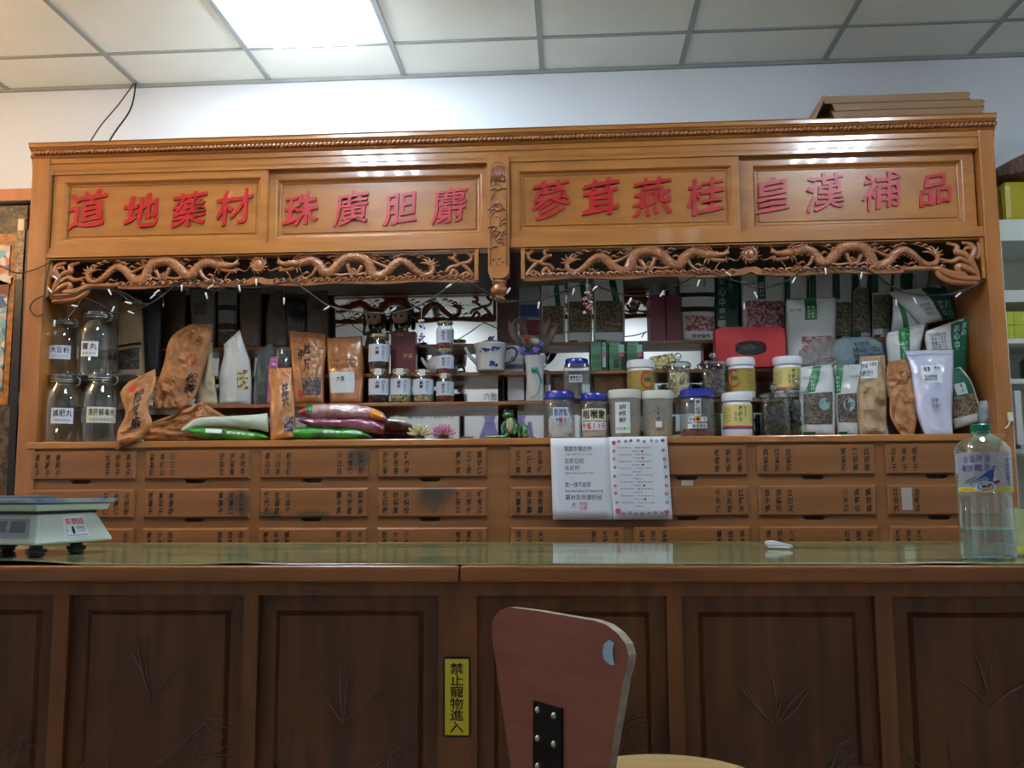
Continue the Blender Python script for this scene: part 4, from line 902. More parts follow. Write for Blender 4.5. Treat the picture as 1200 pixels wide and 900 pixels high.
# ------------------------------------------------------------------ bags and pouches
random.seed(21)
def by(rows, Y, z):     # let the last row of the outline rest on height z
    (xl, _), (xr, _) = rows[-1]
    return rows[:-1] + [((xl, yb(xl, Y, z)), (xr, yb(xr, Y, z)))]
kraft_old = M('crumpled_brown_paper', (168, 112, 64), .55, var=.15, vs=18, bump=.6, bs=22)
kraft_tan = M('tan_kraft_paper', (176, 146, 110), .6, var=.08, vs=14, bump=.4, bs=26)
kraft_shade = M('shaded_brown_bag_film', (88, 70, 56), .5, var=.1, bump=.2)  # brown darkened; the shelf shade is put into the colour
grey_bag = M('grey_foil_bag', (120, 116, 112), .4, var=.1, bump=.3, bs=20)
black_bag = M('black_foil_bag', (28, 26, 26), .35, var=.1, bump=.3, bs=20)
white_win = clear('window_film', (230, 235, 235), .2, .08)

# left bay, front
o, Sf = bag('paper_bag', 'crumpled brown paper bag with red seal bent over the ledge', 'bag', [((150, 448), (182, 432)), ((141, 462), (182, 450)), ((147, 485), (174, 478)), ((138, 505), (178, 497)), ((136, 527), (165, 515))], 3.31, kraft_old, .05, lean=.03, crumple=.011, seed=1, ylow=-.035)
txt(o, Sf, (.45, .26, .75, .78), ['松茸茶'], vertical=True, brush=True, bold=.02, off=.003); dsk(o, Sf, .35, .22, .11, .045, ink_red, 'red_seal', .0025)
o, Sf = bag('paper_bag', 'tall crumpled brown paper bag leaning to the right, open top', 'bag', [((222, 380), (250, 380)), ((200, 396), (246, 404)), ((192, 425), (238, 436)), ((184, 450), (228, 465)), ((178, 477), (212, 482))], 3.40, kraft_old, .06, lean=.08, crumple=.013, seed=2, ylow=0)
txt(o, Sf, (.72, .52, .96, .74), ['松茶'], vertical=True, brush=True, bold=.02, off=.003); dsk(o, Sf, .7, .42, .14, .05, M('faded_red_print', (150, 70, 40), .6), 'faded_seal', .0025)
o, Sf = bag('paper_bag', 'brown paper bag lying on its side along the ledge, behind the pale green bag', 'bag', [((238, 470), (242, 474)), ((200, 486), (262, 486)), ((163, 503), (290, 500)), ((170, 518), (285, 516))], 3.40, kraft_old, .06, crumple=.012, seed=3, kind='pillow')
o, Sf = bag('paper_bag', 'small cream paper bag standing behind the tall crumpled brown bag', 'bag', by([((243, 400), (249, 400)), ((236, 430), (250, 430)), ((232, 450), (253, 455)), ((228, 472), (256, 472))], 3.50, Z1), 3.50, M('cream_paper_bag', (206, 190, 148), .6, var=.06, bump=.4), .035, crumple=.007, seed=4)
o, Sf = bag('herb_pouch', 'white pouch with rolled-over top and small window, left part of the lower shelf', 'pouch', by([((262, 404), (281, 386)), ((262, 415), (285, 400)), ((257, 440), (293, 425)), ((257, 460), (295, 455)), ((256, 475), (295, 475))], 3.50, Z1), 3.50, foil_white, .05, crumple=.008, seed=5)
pat(o, Sf, (.62, .56, .92, .76), H_YEL, 'window'); stripe(o, Sf, [(.15, .1), (.35, .22), (.8, .12)], .02, ink_grey, 'fold_line')
o, Sf = bag('plastic_bag', 'dark grey crumpled plastic bag between the white pouch and the brown tea bags', 'bag', by([((312, 404), (320, 402)), ((302, 420), (320, 420)), ((298, 448), (318, 448)), ((297, 475), (316, 475))], 3.50, Z1), 3.50, clear('smoky_film', (150, 160, 160), .4, .1, haze=.45, hazecol=(70, 78, 80), bump=.8), .04, crumple=.010, seed=6)
o, Sf = bag('plastic_packet', 'small purple and pink shiny packet beside the orange-lidded jar', 'packet', by([((317, 418), (325, 418)), ((314, 435), (326, 435)), ((313, 460), (324, 465))], 3.47, Z1), 3.475, M('purple_foil', (130, 70, 150), .25, var=.3, vs=30, col2=(200, 110, 130)), .02, crumple=.005, seed=7)
c, h, r = spot(331, 408, 22, 3.53, Z1); t = empty('plastic_jar', c, 'clear jar with orange base lid and dark beans, behind the narrow tea pouch', 'jar')
MB().lathe(c, [(r * .9, h * .35), (r, h * .4), (r, h * .95), (r * .8, h)], 24).build('jar_body', pet, t, smooth='auto'); MB().lathe(c, [(r, 0), (r, h * .35), (r * .9, h * .36)], 24).build('orange_lid', M('orange_plastic', (206, 84, 40), .4), t, smooth='auto')
o = MB().lathe(c, [(r * .85, h * .4), (r * .85, h * .72)], 18).build('contents', H_DARK, t); o['kind'] = 'stuff'
# pale green bag on bright green bag
grn = M('bright_green_film', (66, 160, 52), .3, var=.2, vs=20, coat=.4, col2=(24, 84, 32), bump=.2)
o, Sf = bag('snack_bag', 'bright green packet lying under the pale green packet, left bay', 'packet', [((222, 502), (224, 506)), ((236, 501), (240, 514)), ((275, 503), (275, 516)), ((306, 508), (306, 516)), ((314, 512), (314, 514))], 3.345, grn, .05, crumple=.004, seed=8, kind='flat'); 
pat(o, Sf, (.1, .3, .45, .42), paper, 'white_label'); txt(o, Sf, (.2, .45, .5, .7), ['鹽', '菜', '絲'], paper)
o, Sf = bag('snack_bag', 'pale green and white packet lying on top of the bright green one', 'packet', [((214, 502), (216, 508)), ((232, 490), (238, 501)), ((262, 488), (265, 500)), ((295, 486), (297, 503)), ((314, 484), (316, 507))], 3.345, M('pale_green_film', (190, 206, 190), .35, var=.1, vs=10, bump=.3, coat=.2), .045, crumple=.006, seed=9, kind='flat')
# tea pouches
def outline_flower(o, Sf, cu, cv, s):
    m = MB()
    for (du, dv, k) in ((0, 0, 1), (.9, .35, .8), (-.8, .5, .8), (.1, 1.0, .9), (.9, -.6, .7)):
        for q in range(5):
            a = q * 2 * PI / 5; m.tube([Sf(cu + s * (du + k * (.5 * math.cos(a) + .33 * math.cos(b))), cv + .55 * s * (dv + k * (.5 * math.sin(a) + .33 * math.sin(b))), .0015) for b in [a - 1.7 + .34 * j for j in range(11)]], .0009, 4)
    m.build('gold_flower_print', gold_ink, o)
beans = herb('dark_purple_beans', [(70, 58, 66), (92, 78, 84), (54, 44, 50), (110, 98, 100)], 90)
rows = [((314, 432), (342, 430)), ((316, 455), (343, 450)), ((316, 485), (346, 480)), ((317, 517), (346, 512))]
o, Sf = bag('tea_pouch', 'narrow brown tea pouch at the ledge edge, left of the lying clear packet', 'pouch', rows, 3.33, kraft_dk, .04, lean=.06, crumple=.007, seed=10)
txt(o, Sf, (.55, .30, .85, .62), ['杜仲茶'], vertical=True, brush=True, bold=.03, off=.0025); outline_flower(o, Sf, .68, .66, .16); pat(o, Sf, (.62, .74, .94, .90), beans, 'window', off=.002)
o, Sf = bag('tea_pouch', 'wide brown tea pouch with large black characters and red round seal', 'pouch', by([((338, 387), (382, 391)), ((340, 410), (382, 412)), ((342, 440), (380, 440)), ((345, 474), (380, 474))], 3.49, Z1), 3.49, kraft_dk, .05, lean=.05, crumple=.006, seed=11)
txt(o, Sf, (.40, .22, .62, .40), ['杜'], brush=True, bold=.03, off=.002); txt(o, Sf, (.22, .32, .42, .48), ['仲'], brush=True, bold=.03, off=.002); txt(o, Sf, (.40, .44, .62, .62), ['茶'], brush=True, bold=.03, off=.002)
outline_flower(o, Sf, .60, .60, .17); pat(o, Sf, (.36, .70, .92, .88), beans, 'window', off=.0015); dsk(o, Sf, .26, .87, .09, .045, ink_red, 'red_seal', .002); txt(o, Sf, (.45, .36, .78, .42), ['天然草本', '純淨好茶'], paper_cream, off=.002, name='small_lettering')
o, Sf = bag('tea_pouch', 'wide brown pouch with white rectangular sticker, right of the flower tea pouch', 'pouch', by([((382, 396), (424, 394)), ((383, 420), (426, 418)), ((385, 445), (427, 445)), ((387, 474), (425, 474))], 3.49, Z1), 3.49, kraft_dk, .05, lean=.05, crumple=.005, seed=12)
L_ = pat(o, Sf, (.06, .56, .76, .84), paper, 'sticker', off=.0015); txt(L_, Sf, (.26, .62, .50, .70), ['大棗'], brush=True, off=.0022); txt(o, Sf, (.10, .36, .80, .40), ['養生茶飲　　溫補系列'], M('brown_print'), off=.002, name='small_lettering'); txt(o, Sf, (.1, .42, .8, .50), ['沖泡方式熱水五分鐘', '保存期限兩年請冷藏'], M('brown_print'), off=.002, name='small_lettering')
# lying packets
o, Sf = bag('snack_bag', 'green packet lying on the ledge under the dried fruit packets', 'packet', [((343, 501), (343, 515)), ((370, 500), (370, 516)), ((400, 501), (400, 516)), ((422, 504), (424, 515)), ((434, 511), (436, 513))], 3.36, grn, .07, crumple=.004, seed=13, kind='flat'); pat(o, Sf, (.15, .62, .5, .80), M('pale_blue_sticker', (150, 200, 190), .5), 'sticker'); txt(o, Sf, (.3, .34, .55, .52), ['青', '菜', '乾'], paper)
o, Sf = bag('fruit_packet', 'clear packet of fuchsia dried fruit lying between green packet and red-cornered packet', 'packet', [((352, 491), (354, 496)), ((372, 489), (374, 502)), ((400, 490), (402, 503)), ((430, 489), (430, 507)), ((452, 497), (450, 509))], 3.36, M('fuchsia_fruit_film', (140, 88, 100), .2, var=.3, vs=26, coat=.6, col2=(120, 24, 70), bump=.6, bs=24), .07, crumple=.006, seed=14, kind='flat')
o, Sf = bag('fruit_packet', 'pinkish clear packet with red and green corners, topmost of the lying packets', 'packet', [((350, 483), (352, 485)), ((364, 475), (364, 490)), ((395, 473), (395, 491)), ((430, 476), (430, 492)), ((450, 484), (458, 497))], 3.36, M('pink_fruit_film', (206, 176, 176), .18, var=.2, vs=30, coat=.7, col2=(160, 110, 110), bump=.7, bs=26), .06, crumple=.005, seed=15, kind='flat')
pat(o, Sf, (.1, .02, .9, .20), ink_red, 'red_corner', off=.0012); pat(o, Sf, (.05, .20, .6, .29), green_pr, 'green_corner', off=.0012); pat(o, Sf, (.1, .80, .8, .93), M('orange_print', (225, 120, 70), .5), 'orange_corner', off=.0012)

# shaded upper shelf, left bay
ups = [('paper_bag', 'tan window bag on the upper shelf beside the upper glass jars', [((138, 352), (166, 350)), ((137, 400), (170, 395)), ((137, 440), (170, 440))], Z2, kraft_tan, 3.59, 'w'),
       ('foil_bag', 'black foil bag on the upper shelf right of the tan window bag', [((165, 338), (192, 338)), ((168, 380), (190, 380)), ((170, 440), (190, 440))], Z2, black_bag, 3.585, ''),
       ('foil_bag', 'shade-darkened brown foil bag behind the tall crumpled paper bag', [((192, 340), (218, 340)), ((192, 380), (218, 380)), ((192, 405), (218, 405))], Z3, kraft_shade, 3.665, ''),
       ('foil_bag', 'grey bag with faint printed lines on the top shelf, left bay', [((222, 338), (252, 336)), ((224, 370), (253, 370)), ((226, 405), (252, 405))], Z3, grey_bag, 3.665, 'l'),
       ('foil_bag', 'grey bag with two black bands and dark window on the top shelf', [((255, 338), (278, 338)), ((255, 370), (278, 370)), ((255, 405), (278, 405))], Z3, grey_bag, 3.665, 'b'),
       ('foil_bag', 'shade-darkened brown bag on the top shelf right of the black-banded bag', [((281, 340), (306, 338)), ((281, 370), (307, 370)), ((283, 405), (306, 405))], Z3, kraft_shade, 3.665, ''),
       ('foil_bag', 'leaning shade-darkened brown bag with a folded top corner, top shelf left', [((316, 346), (330, 338)), ((312, 370), (340, 370)), ((312, 405), (340, 405))], Z3, kraft_shade, 3.665, ''),
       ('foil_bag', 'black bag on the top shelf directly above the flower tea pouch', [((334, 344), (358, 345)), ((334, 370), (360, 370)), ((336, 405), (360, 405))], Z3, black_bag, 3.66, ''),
       ('foil_bag', 'wide shade-darkened brown bag on the top shelf at the edge of the mirror view', [((358, 343), (384, 340)), ((358, 370), (386, 370)), ((358, 405), (386, 405))], Z3, kraft_shade, 3.665, '')]
for i, (nm, lab, rows, z, mt, Y, d) in enumerate(ups):
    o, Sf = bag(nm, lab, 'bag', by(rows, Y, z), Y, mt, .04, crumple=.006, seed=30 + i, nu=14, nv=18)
    if d == 'w': pat(o, Sf, (.12, .62, .85, .86), H_BLK, 'window'); pat(o, Sf, (.1, .56, .9, .59), ink, 'dark_band')
    if d == 'l': txt(o, Sf, (.2, .3, .7, .5), ['商品說明欄', '成分百分之', '產地台灣省'], ink, name='small_lettering')
    if d == 'b': pat(o, Sf, (.02, .34, .98, .42), ink, 'dark_band'); pat(o, Sf, (.02, .62, .98, .70), ink, 'dark_band'); pat(o, Sf, (.05, .72, .95, .95), H_BLK, 'window')
for nm, lab, rows, z, Y in (('foil_bag', 'black foil bag on the lower shelf behind the cream bag', [((238, 446), (262, 446)), ((238, 455), (262, 455)), ((238, 470), (262, 470))], Z1, 3.57), ('foil_bag', 'dark foil bag behind the dark grey plastic bag', [((286, 446), (308, 446)), ((286, 456), (308, 456)), ((288, 470), (308, 470))], Z1, 3.57), ('foil_bag', 'dark bag on the ledge behind the crumpled bag with red seal', [((176, 486), (214, 486)), ((178, 495), (214, 495)), ((180, 512), (212, 512))], ZL, 3.54)):
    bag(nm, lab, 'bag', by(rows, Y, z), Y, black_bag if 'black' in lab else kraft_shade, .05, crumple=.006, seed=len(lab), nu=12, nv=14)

# right bay: herb pouches of the same make
def brand(o, Sf, box=(.1, .16, .36, .21)): txt(o, Sf, box, ['安心堂'], ink_grey, name='small_lettering')
def herb_pouch(label, rows, z, Y, su, win=None, wb=(.08, .52, .92, .86), seed=0, t=.03, sw=.22, mt=None, gr=None, slant=0, text=True, ymark=True, lean=0, cr=.005, s1=.5, badge=None, bottomtag=True):
    rows = by(rows, Y, z) if z else rows
    o, Sf = bag('herb_pouch', label, 'pouch', rows, Y, mt or foil_white, t, lean=lean, crumple=cr, seed=seed, nu=16, nv=22, group='white herb pouches with a green stripe')
    gr = gr or green_pr
    if su is not None:
        stripe(o, Sf, [(su, .015), (su + slant * .4, .2), (su + slant, s1)], sw, gr)
        if text: txt(o, Sf, (su + slant * .6 - sw * .32, s1 * .42, su + slant * .8 + sw * .32, s1 * .94), ['漢方', '養生', '草本'][0:1] and ['嚴選漢方', '安心草本'], paper, vertical=True, off=.002, fill=.8)
    if win: pat(o, Sf, wb, win, 'window', 10, 10)
    if ymark: brand(o, Sf, (.06, .18, .30, .22) if (su or .5) > .35 else (.6, .18, .9, .22))
    if badge: dsk(o, Sf, badge[0], badge[1], badge[2], badge[3], M('pale_teal_badge', (160, 200, 196), .5), 'round_badge', .0018); txt(o, Sf, (badge[0] - badge[2] * .8, badge[1] - badge[3] * .4, badge[0] + badge[2] * .8, badge[1] + badge[3] * .45), ['本草嚴選', '自然原味'], M('teal_print', (60, 110, 110), .5), off=.0024, name='small_lettering')
    if bottomtag: pat(o, Sf, (.06, .93, .40, .985), gr, 'green_tag')
    return o, Sf
YB = 3.668
herb_pouch('dark windowed herb pouch on the top shelf right behind the flower vase', [((634, 334), (662, 333)), ((634, 370), (662, 370)), ((634, 400), (662, 400))], Z3, YB, .62, H_BRN, (.06, .36, .94, .80), 40, slant=.12, s1=.40, gr=dkgreen_pr, text=False)
herb_pouch('windowed herb pouch on the top shelf directly behind the hanging ornament', [((665, 330), (693, 330)), ((665, 365), (694, 365)), ((665, 400), (694, 400))], Z3, YB, .60, H_BRN, (.06, .36, .94, .80), 41, slant=.12, s1=.40, gr=dkgreen_pr, text=False)
herb_pouch('wide windowed herb pouch above the green boxes on the top shelf', [((695, 326), (730, 326)), ((696, 365), (732, 365)), ((696, 400), (732, 400))], Z3, YB, .62, H_BRN, (.06, .36, .94, .80), 42, slant=.14, s1=.40, gr=dkgreen_pr, text=False)
o, Sf = herb_pouch('clear pouch with dark bands and white foot label, beside the maroon boxes', [((795, 324), (838, 322)), ((797, 360), (838, 360)), ((799, 399), (838, 399))], Z3, YB, None, H_PIN, (.12, .62, .98, .82), 43, bottomtag=False)
pat(o, Sf, (.02, .30, .98, .36), ink, 'dark_band'); pat(o, Sf, (.02, .50, .98, .57), ink, 'dark_band'); txt(o, Sf, (.3, .86, .85, .93), ['枸杞芽茶']); txt(o, Sf, (.66, .06, .74, .22), ['正宗'], vertical=True)
o, Sf = bag('herb_pouch', 'dark green pouch with large pale vertical characters above the red box', 'pouch', by([((838, 320), (867, 319)), ((838, 360), (867, 360)), ((838, 399), (868, 399))], YB, Z3), YB, M('dark_green_film', (10, 58, 44), .35, var=.1, coat=.3), .03, crumple=.004, seed=44, nu=14, nv=18)
txt(o, Sf, (.12, .08, .42, .66), ['安心中藥'], M('pale_green_print', (150, 190, 180), .5), vertical=True, bold=.015); txt(o, Sf, (.52, .06, .70, .30), ['漢方'], M('pale_green_print'), vertical=True); pat(o, Sf, (.1, .68, .40, .86), M('pale_green_print'), 'label')
herb_pouch('pouch with pinkish dried roots in its window, above the red box', [((868, 320), (920, 318)), ((869, 360), (920, 360)), ((870, 400), (920, 400))], Z3, YB, .46, H_PIN, (.1, .42, .96, .95), 45, s1=.40, sw=.18, gr=dkgreen_pr)
for i, (xa, xb, lab, sl) in enumerate(((921, 946, 'first narrow herb pouch right of the pinkish root pouch, top shelf', 0), (948, 976, 'herb pouch on the top shelf behind the square green-striped pouch', 0), (978, 998, 'herb pouch with seed window, left of the pinched-waist pouch', 0))):
    herb_pouch(lab, [((xa, 318), (xb, 317)), ((xa, 355), (xb, 355)), ((xa, 398), (xb, 398))], Z3, YB + .004, .15 if i else .05, H_GRN, (.04, .50, .98, .94), 46 + i, slant=.0, s1=.45, sw=.26, gr=dkgreen_pr, text=False, ymark=False)
herb_pouch('herb pouch pinched at the waist with grey seed window, top shelf right', [((1000, 316), (1018, 316)), ((1005, 335), (1016, 335)), ((1000, 345), (1018, 345)), ((999, 398), (1021, 398))], Z3, YB, .0 + .05, H_GRN, (.04, .48, .96, .94), 50, s1=.38, sw=.3, gr=dkgreen_pr, text=False, ymark=False)
herb_pouch('herb pouch with broad dark stripe right of the pinched pouch, top shelf', [((1020, 316), (1046, 315)), ((1022, 350), (1044, 350)), ((1022, 398), (1043, 398))], Z3, YB, .12, H_GRN, (.04, .45, .96, .85), 51, s1=.42, sw=.38, gr=dkgreen_pr, text=False, ymark=False)
herb_pouch('plain grey-lit pouch with dark stripe at the top right behind the leaning pouches', [((1048, 318), (1090, 316)), ((1046, 350), (1088, 350)), ((1046, 398), (1088, 398))], Z3, YB, .35, None, seed=52, s1=.5, sw=.34, gr=dkgreen_pr, text=False, ymark=False, bottomtag=False)
herb_pouch('dark herb pouch at the top right corner under the carved bracket', [((1128, 340), (1156, 336)), ((1120, 370), (1157, 368)), ((1118, 400), (1156, 400))], Z3, YB, .3, H_BLK, (.1, .6, .9, .9), 53, slant=-.15, s1=.5, sw=.4, gr=dkgreen_pr, text=False, ymark=False, mt=grey_bag, bottomtag=False)
# leaning group in front
o, Sf = herb_pouch('pouch leaning left with wide dark green side panel, upper right', [((1040, 342), (1108, 334)), ((1058, 360), (1115, 350)), ((1078, 382), (1122, 372))], None, 3.57, .78, None, seed=54, s1=.98, sw=.42, gr=dkgreen_pr, text=False, bottomtag=False, ymark=False, t=.035)
txt(o, Sf, (.64, .5, .92, .95), ['漢方', '安心'], M('pale_green_print'), off=.0022); txt(o, Sf, (.3, .5, .5, .8), ['成分表格', '注意事項', '保存方式'], ink_grey, name='small_lettering')
herb_pouch('pouch with curved thin green stripe leaning behind the white pouches at right', [((1046, 344), (1052, 342)), ((1046, 365), (1072, 360)), ((1044, 385), (1080, 380)), ((1042, 404), (1080, 404))], None, 3.582, .3, None, seed=55, slant=.2, s1=.98, sw=.18, text=False, bottomtag=False, ymark=False)
o, Sf = herb_pouch('square-topped pouch with green label strip behind the clear plastic bags', [((921, 351), (980, 348)), ((921, 375), (980, 372)), ((920, 400), (979, 398)), ((922, 432), (978, 430))], None, 3.57, .48, H_PIN, (.3, .62, .95, .80), 56, s1=.36, sw=.24, bottomtag=False, t=.04)
plast = clear('crinkled_film', (225, 225, 228), .35, .06, haze=.35, hazecol=(206, 190, 192), bump=1.0, bs=30)
bag('plastic_bag', 'crinkled clear plastic bag with pinkish contents right of the red box', 'bag', by([((938, 398), (972, 394)), ((934, 405), (985, 402)), ((934, 420), (992, 420)), ((934, 433), (985, 433))], 3.55, Z2), 3.555, plast, .05, crumple=.012, seed=57)
o, Sf = bag('plastic_bag', 'pale blue dome-shaped plastic bag with curved rows of text', 'bag', by([((985, 396), (1016, 394)), ((976, 405), (1034, 402)), ((975, 420), (1042, 418)), ((975, 436), (1044, 436))], 3.55, Z2), 3.55, clear('pale_blue_film', (200, 220, 226), .3, .1, haze=.55, hazecol=(150, 176, 184), bump=.6), .06, crumple=.006, seed=58)
txt(o, Sf, (.35, .25, .85, .9), ['　請勿重壓請勿　', '本產品採用天然草本', '請置於陰涼乾燥處所', '避免陽光直接照射中'], M('navy_print', (30, 50, 70), .5), name='small_lettering')
herb_pouch('white pouch with bold green S-curve stripe behind the tan paper bag', [((1040, 390), (1086, 378)), ((1038, 400), (1082, 395)), ((1040, 420), (1078, 415)), ((1042, 450), (1078, 450))], None, 3.500, .42, None, seed=59, slant=.06, s1=.9, sw=.3, bottomtag=False, t=.05, cr=.008)
o, Sf = herb_pouch('pouch with dark green right side and large pale characters, far right', [((1085, 388), (1136, 370)), ((1084, 400), (1134, 392)), ((1090, 430), (1132, 425)), ((1095, 460), (1130, 459))], None, 3.47, .79, None, seed=60, s1=.99, sw=.42, gr=dkgreen_pr, text=False, bottomtag=False, t=.045)
txt(o, Sf, (.64, .14, .80, .52), ['漢心中'], M('pale_green_print'), vertical=True, bold=.02, off=.0025); txt(o, Sf, (.84, .12, .96, .34), ['安心'], M('pale_green_print'), vertical=True, bold=.02, off=.0025); txt(o, Sf, (.12, .22, .46, .5), ['營養標示表', '每份一百克', '熱量三大卡', '蛋白質二克'], ink_grey, name='small_lettering')
o, Sf = herb_pouch('green pouch with brown herb window and white code label, tipped at far right', [((1098, 436), (1126, 430)), ((1108, 452), (1138, 446)), ((1112, 475), (1146, 468)), ((1118, 503), (1154, 493))], None, 3.38, .45, H_BRN, (.0, .56, .9, .84), 61, s1=.56, sw=.9, gr=dkgreen_pr, text=False, bottomtag=False, ymark=False, t=.04)
q = pat(o, Sf, (.25, .34, .66, .54), M('pale_label', (190, 200, 196), .5), 'label', off=.002)
# grey bags beside the right wall of the cabinet
for i, (rows, Y, z, lab) in enumerate((([((1134, 408), (1150, 408)), ((1134, 420), (1150, 420)), ((1134, 433), (1151, 433))], 3.57, Z2, 'grey bag against the right side panel on the upper shelf'), ([((1136, 420), (1155, 418)), ((1134, 445), (1156, 445)), ((1136, 468), (1157, 468))], 3.50, Z1, 'bluish grey film bag against the right side panel, middle shelf'), ([((1146, 470), (1161, 468)), ((1146, 490), (1162, 488)), ((1148, 512), (1163, 510))], 3.36, ZL, 'grey film bag in the lower right corner of the niche'))):
    bag('foil_bag', lab, 'bag', by(rows, Y, z), Y, M('grey_blue_film', (120, 128, 128), .35, var=.15, bump=.4), .035, crumple=.007, seed=70 + i, nu=12, nv=14)
# front row
o, Sf = herb_pouch('white pouch with green curved stripe and teal badge, left of the pair on the ledge', [((938, 430), (976, 427)), ((937, 455), (978, 450)), ((936, 480), (979, 480)), ((938, 513), (978, 513))], ZL, 3.375, .52, H_GRY, (.10, .44, .90, .84), 62, slant=-.26, s1=.42, badge=(.66, .60, .16, .085), t=.05, sw=.26)
o, Sf = herb_pouch('white pouch with green curved stripe and teal badge, right of the pair on the ledge', [((977, 428), (1011, 427)), ((978, 455), (1006, 452)), ((978, 480), (1006, 480)), ((981, 512), (1007, 512))], ZL, 3.385, .22, H_GRY, (.08, .44, .90, .82), 63, slant=-.14, s1=.42, badge=(.56, .60, .24, .09), t=.045, sw=.26)
o, Sf = bag('paper_bag', 'tan paper bag with white tilted sticker near its top', 'bag', by([((1008, 418), (1037, 416)), ((1005, 445), (1038, 445)), ((1004, 480), (1039, 478)), ((1008, 512), (1038, 512))], 3.36, ZL), 3.365, kraft_tan, .06, lean=.04, crumple=.010, seed=64)
L_ = pat(o, Sf, (.08, .10, .66, .32), paper, 'sticker', off=.002); txt(L_, Sf, (.12, .13, .32, .20), ['杭菊'], off=.0028); txt(L_, Sf, (.36, .12, .62, .18), ['百草堂'], off=.0028, name='small_lettering'); txt(L_, Sf, (.12, .23, .50, .30), ['淨重一百公克', '有效日期如上'], ink_grey, off=.0028, name='small_lettering')
o, Sf = bag('paper_bag', 'twisted brown paper bag between the tan bag and the white pouch', 'bag', [((1041, 424), (1062, 420)), ((1038, 445), (1070, 440)), ((1042, 465), (1072, 462)), ((1044, 490), (1074, 490)), ((1058, 513), (1070, 513))], 3.35, kraft_old, .055, lean=.05, crumple=.013, seed=65, ylow=-.02)
o, Sf = bag('zip_pouch', 'tall lavender-white zip pouch with white product sticker', 'pouch', [((1060, 411), (1118, 409)), ((1066, 430), (1118, 428)), ((1070, 455), (1117, 455)), ((1074, 485), (1116, 485)), ((1084, 511), (1117, 513))], 3.34, M('lavender_white_film', (200, 200, 222), .3, var=.04, coat=.35, bump=.15, bs=16), .055, lean=.06, crumple=.008, seed=66, ylow=-.025)
L_ = pat(o, Sf, (.20, .24, .68, .45), paper, 'sticker', off=.002); txt(L_, Sf, (.26, .26, .42, .33), ['冬茅'], bold=.02, off=.0028); txt(L_, Sf, (.50, .26, .66, .30), ['養生'], off=.0028, name='small_lettering'); txt(L_, Sf, (.24, .36, .56, .43), ['產品名稱規格容量', '有效日期製造廠商'], ink_grey, off=.0028, name='small_lettering')
stripe(o, Sf, [(.02, .08), (.5, .095), (.98, .08)], .004, ink_grey, 'zip_line')
m = MB()
for v in (.09, .10): m.tube([Sf(u_ / 12, v + .004 * math.sin(u_), .0012) for u_ in range(13)], .0009, 4)
m.build('zip_seal', M('lavender_white_film'), o); txt(o, Sf, (.35, .60, .55, .70), ['百草', '健康'], ink_grey, name='small_lettering')

# ------------------------------------------------------------------ ornaments and boxes in the niche
random.seed(33)
def carton(name, label, cat, x0p, x1p, ytop, Y, z, depth, mat, group=None, bev=.0015):
    a = at(x0p, ytop, Y); b = at(x1p, ytop, Y); h = a.z - z
    o = MB().box(a.x, b.x, Y, Y + depth, z, a.z).build(name, mat, origin=Vector(((a.x + b.x) / 2, Y + depth / 2, z)), bevel=bev); tag(o, label, cat, group)
    return o, plane_surf((a.x, Y, a.z), (b.x - a.x, 0, 0), (0, 0, z - a.z))
mar = M('maroon_leather_box', (104, 26, 40), .4, var=.1, coat=.2, bump=.1, bs=60)
o, Sf = carton('presentation_box', 'maroon upright presentation box with gold lettering behind the small jars', 'box', 458, 487, 389, 3.555, Z2, .05, mar)
txt(o, Sf, (.20, .04, .50, .12), ['健康禮'], gold_ink, off=.0008); txt(o, Sf, (.50, .52, .90, .64), ['珍品'], gold_ink, off=.0008, brush=True); txt(o, Sf, (.10, .36, .24, .60), ['人參'], M('dark_maroon_print', (50, 14, 20), .5), off=.0008, vertical=True)
patch(MB(), Sf, (.02, .28, .98, .288), 2, 1, .0006).build('gold_line', M('dark_maroon_print'), o); patch(MB(), Sf, (.42, .5, .43, .95), 1, 2, .0006).build('gold_line', M('dark_maroon_print'), o)
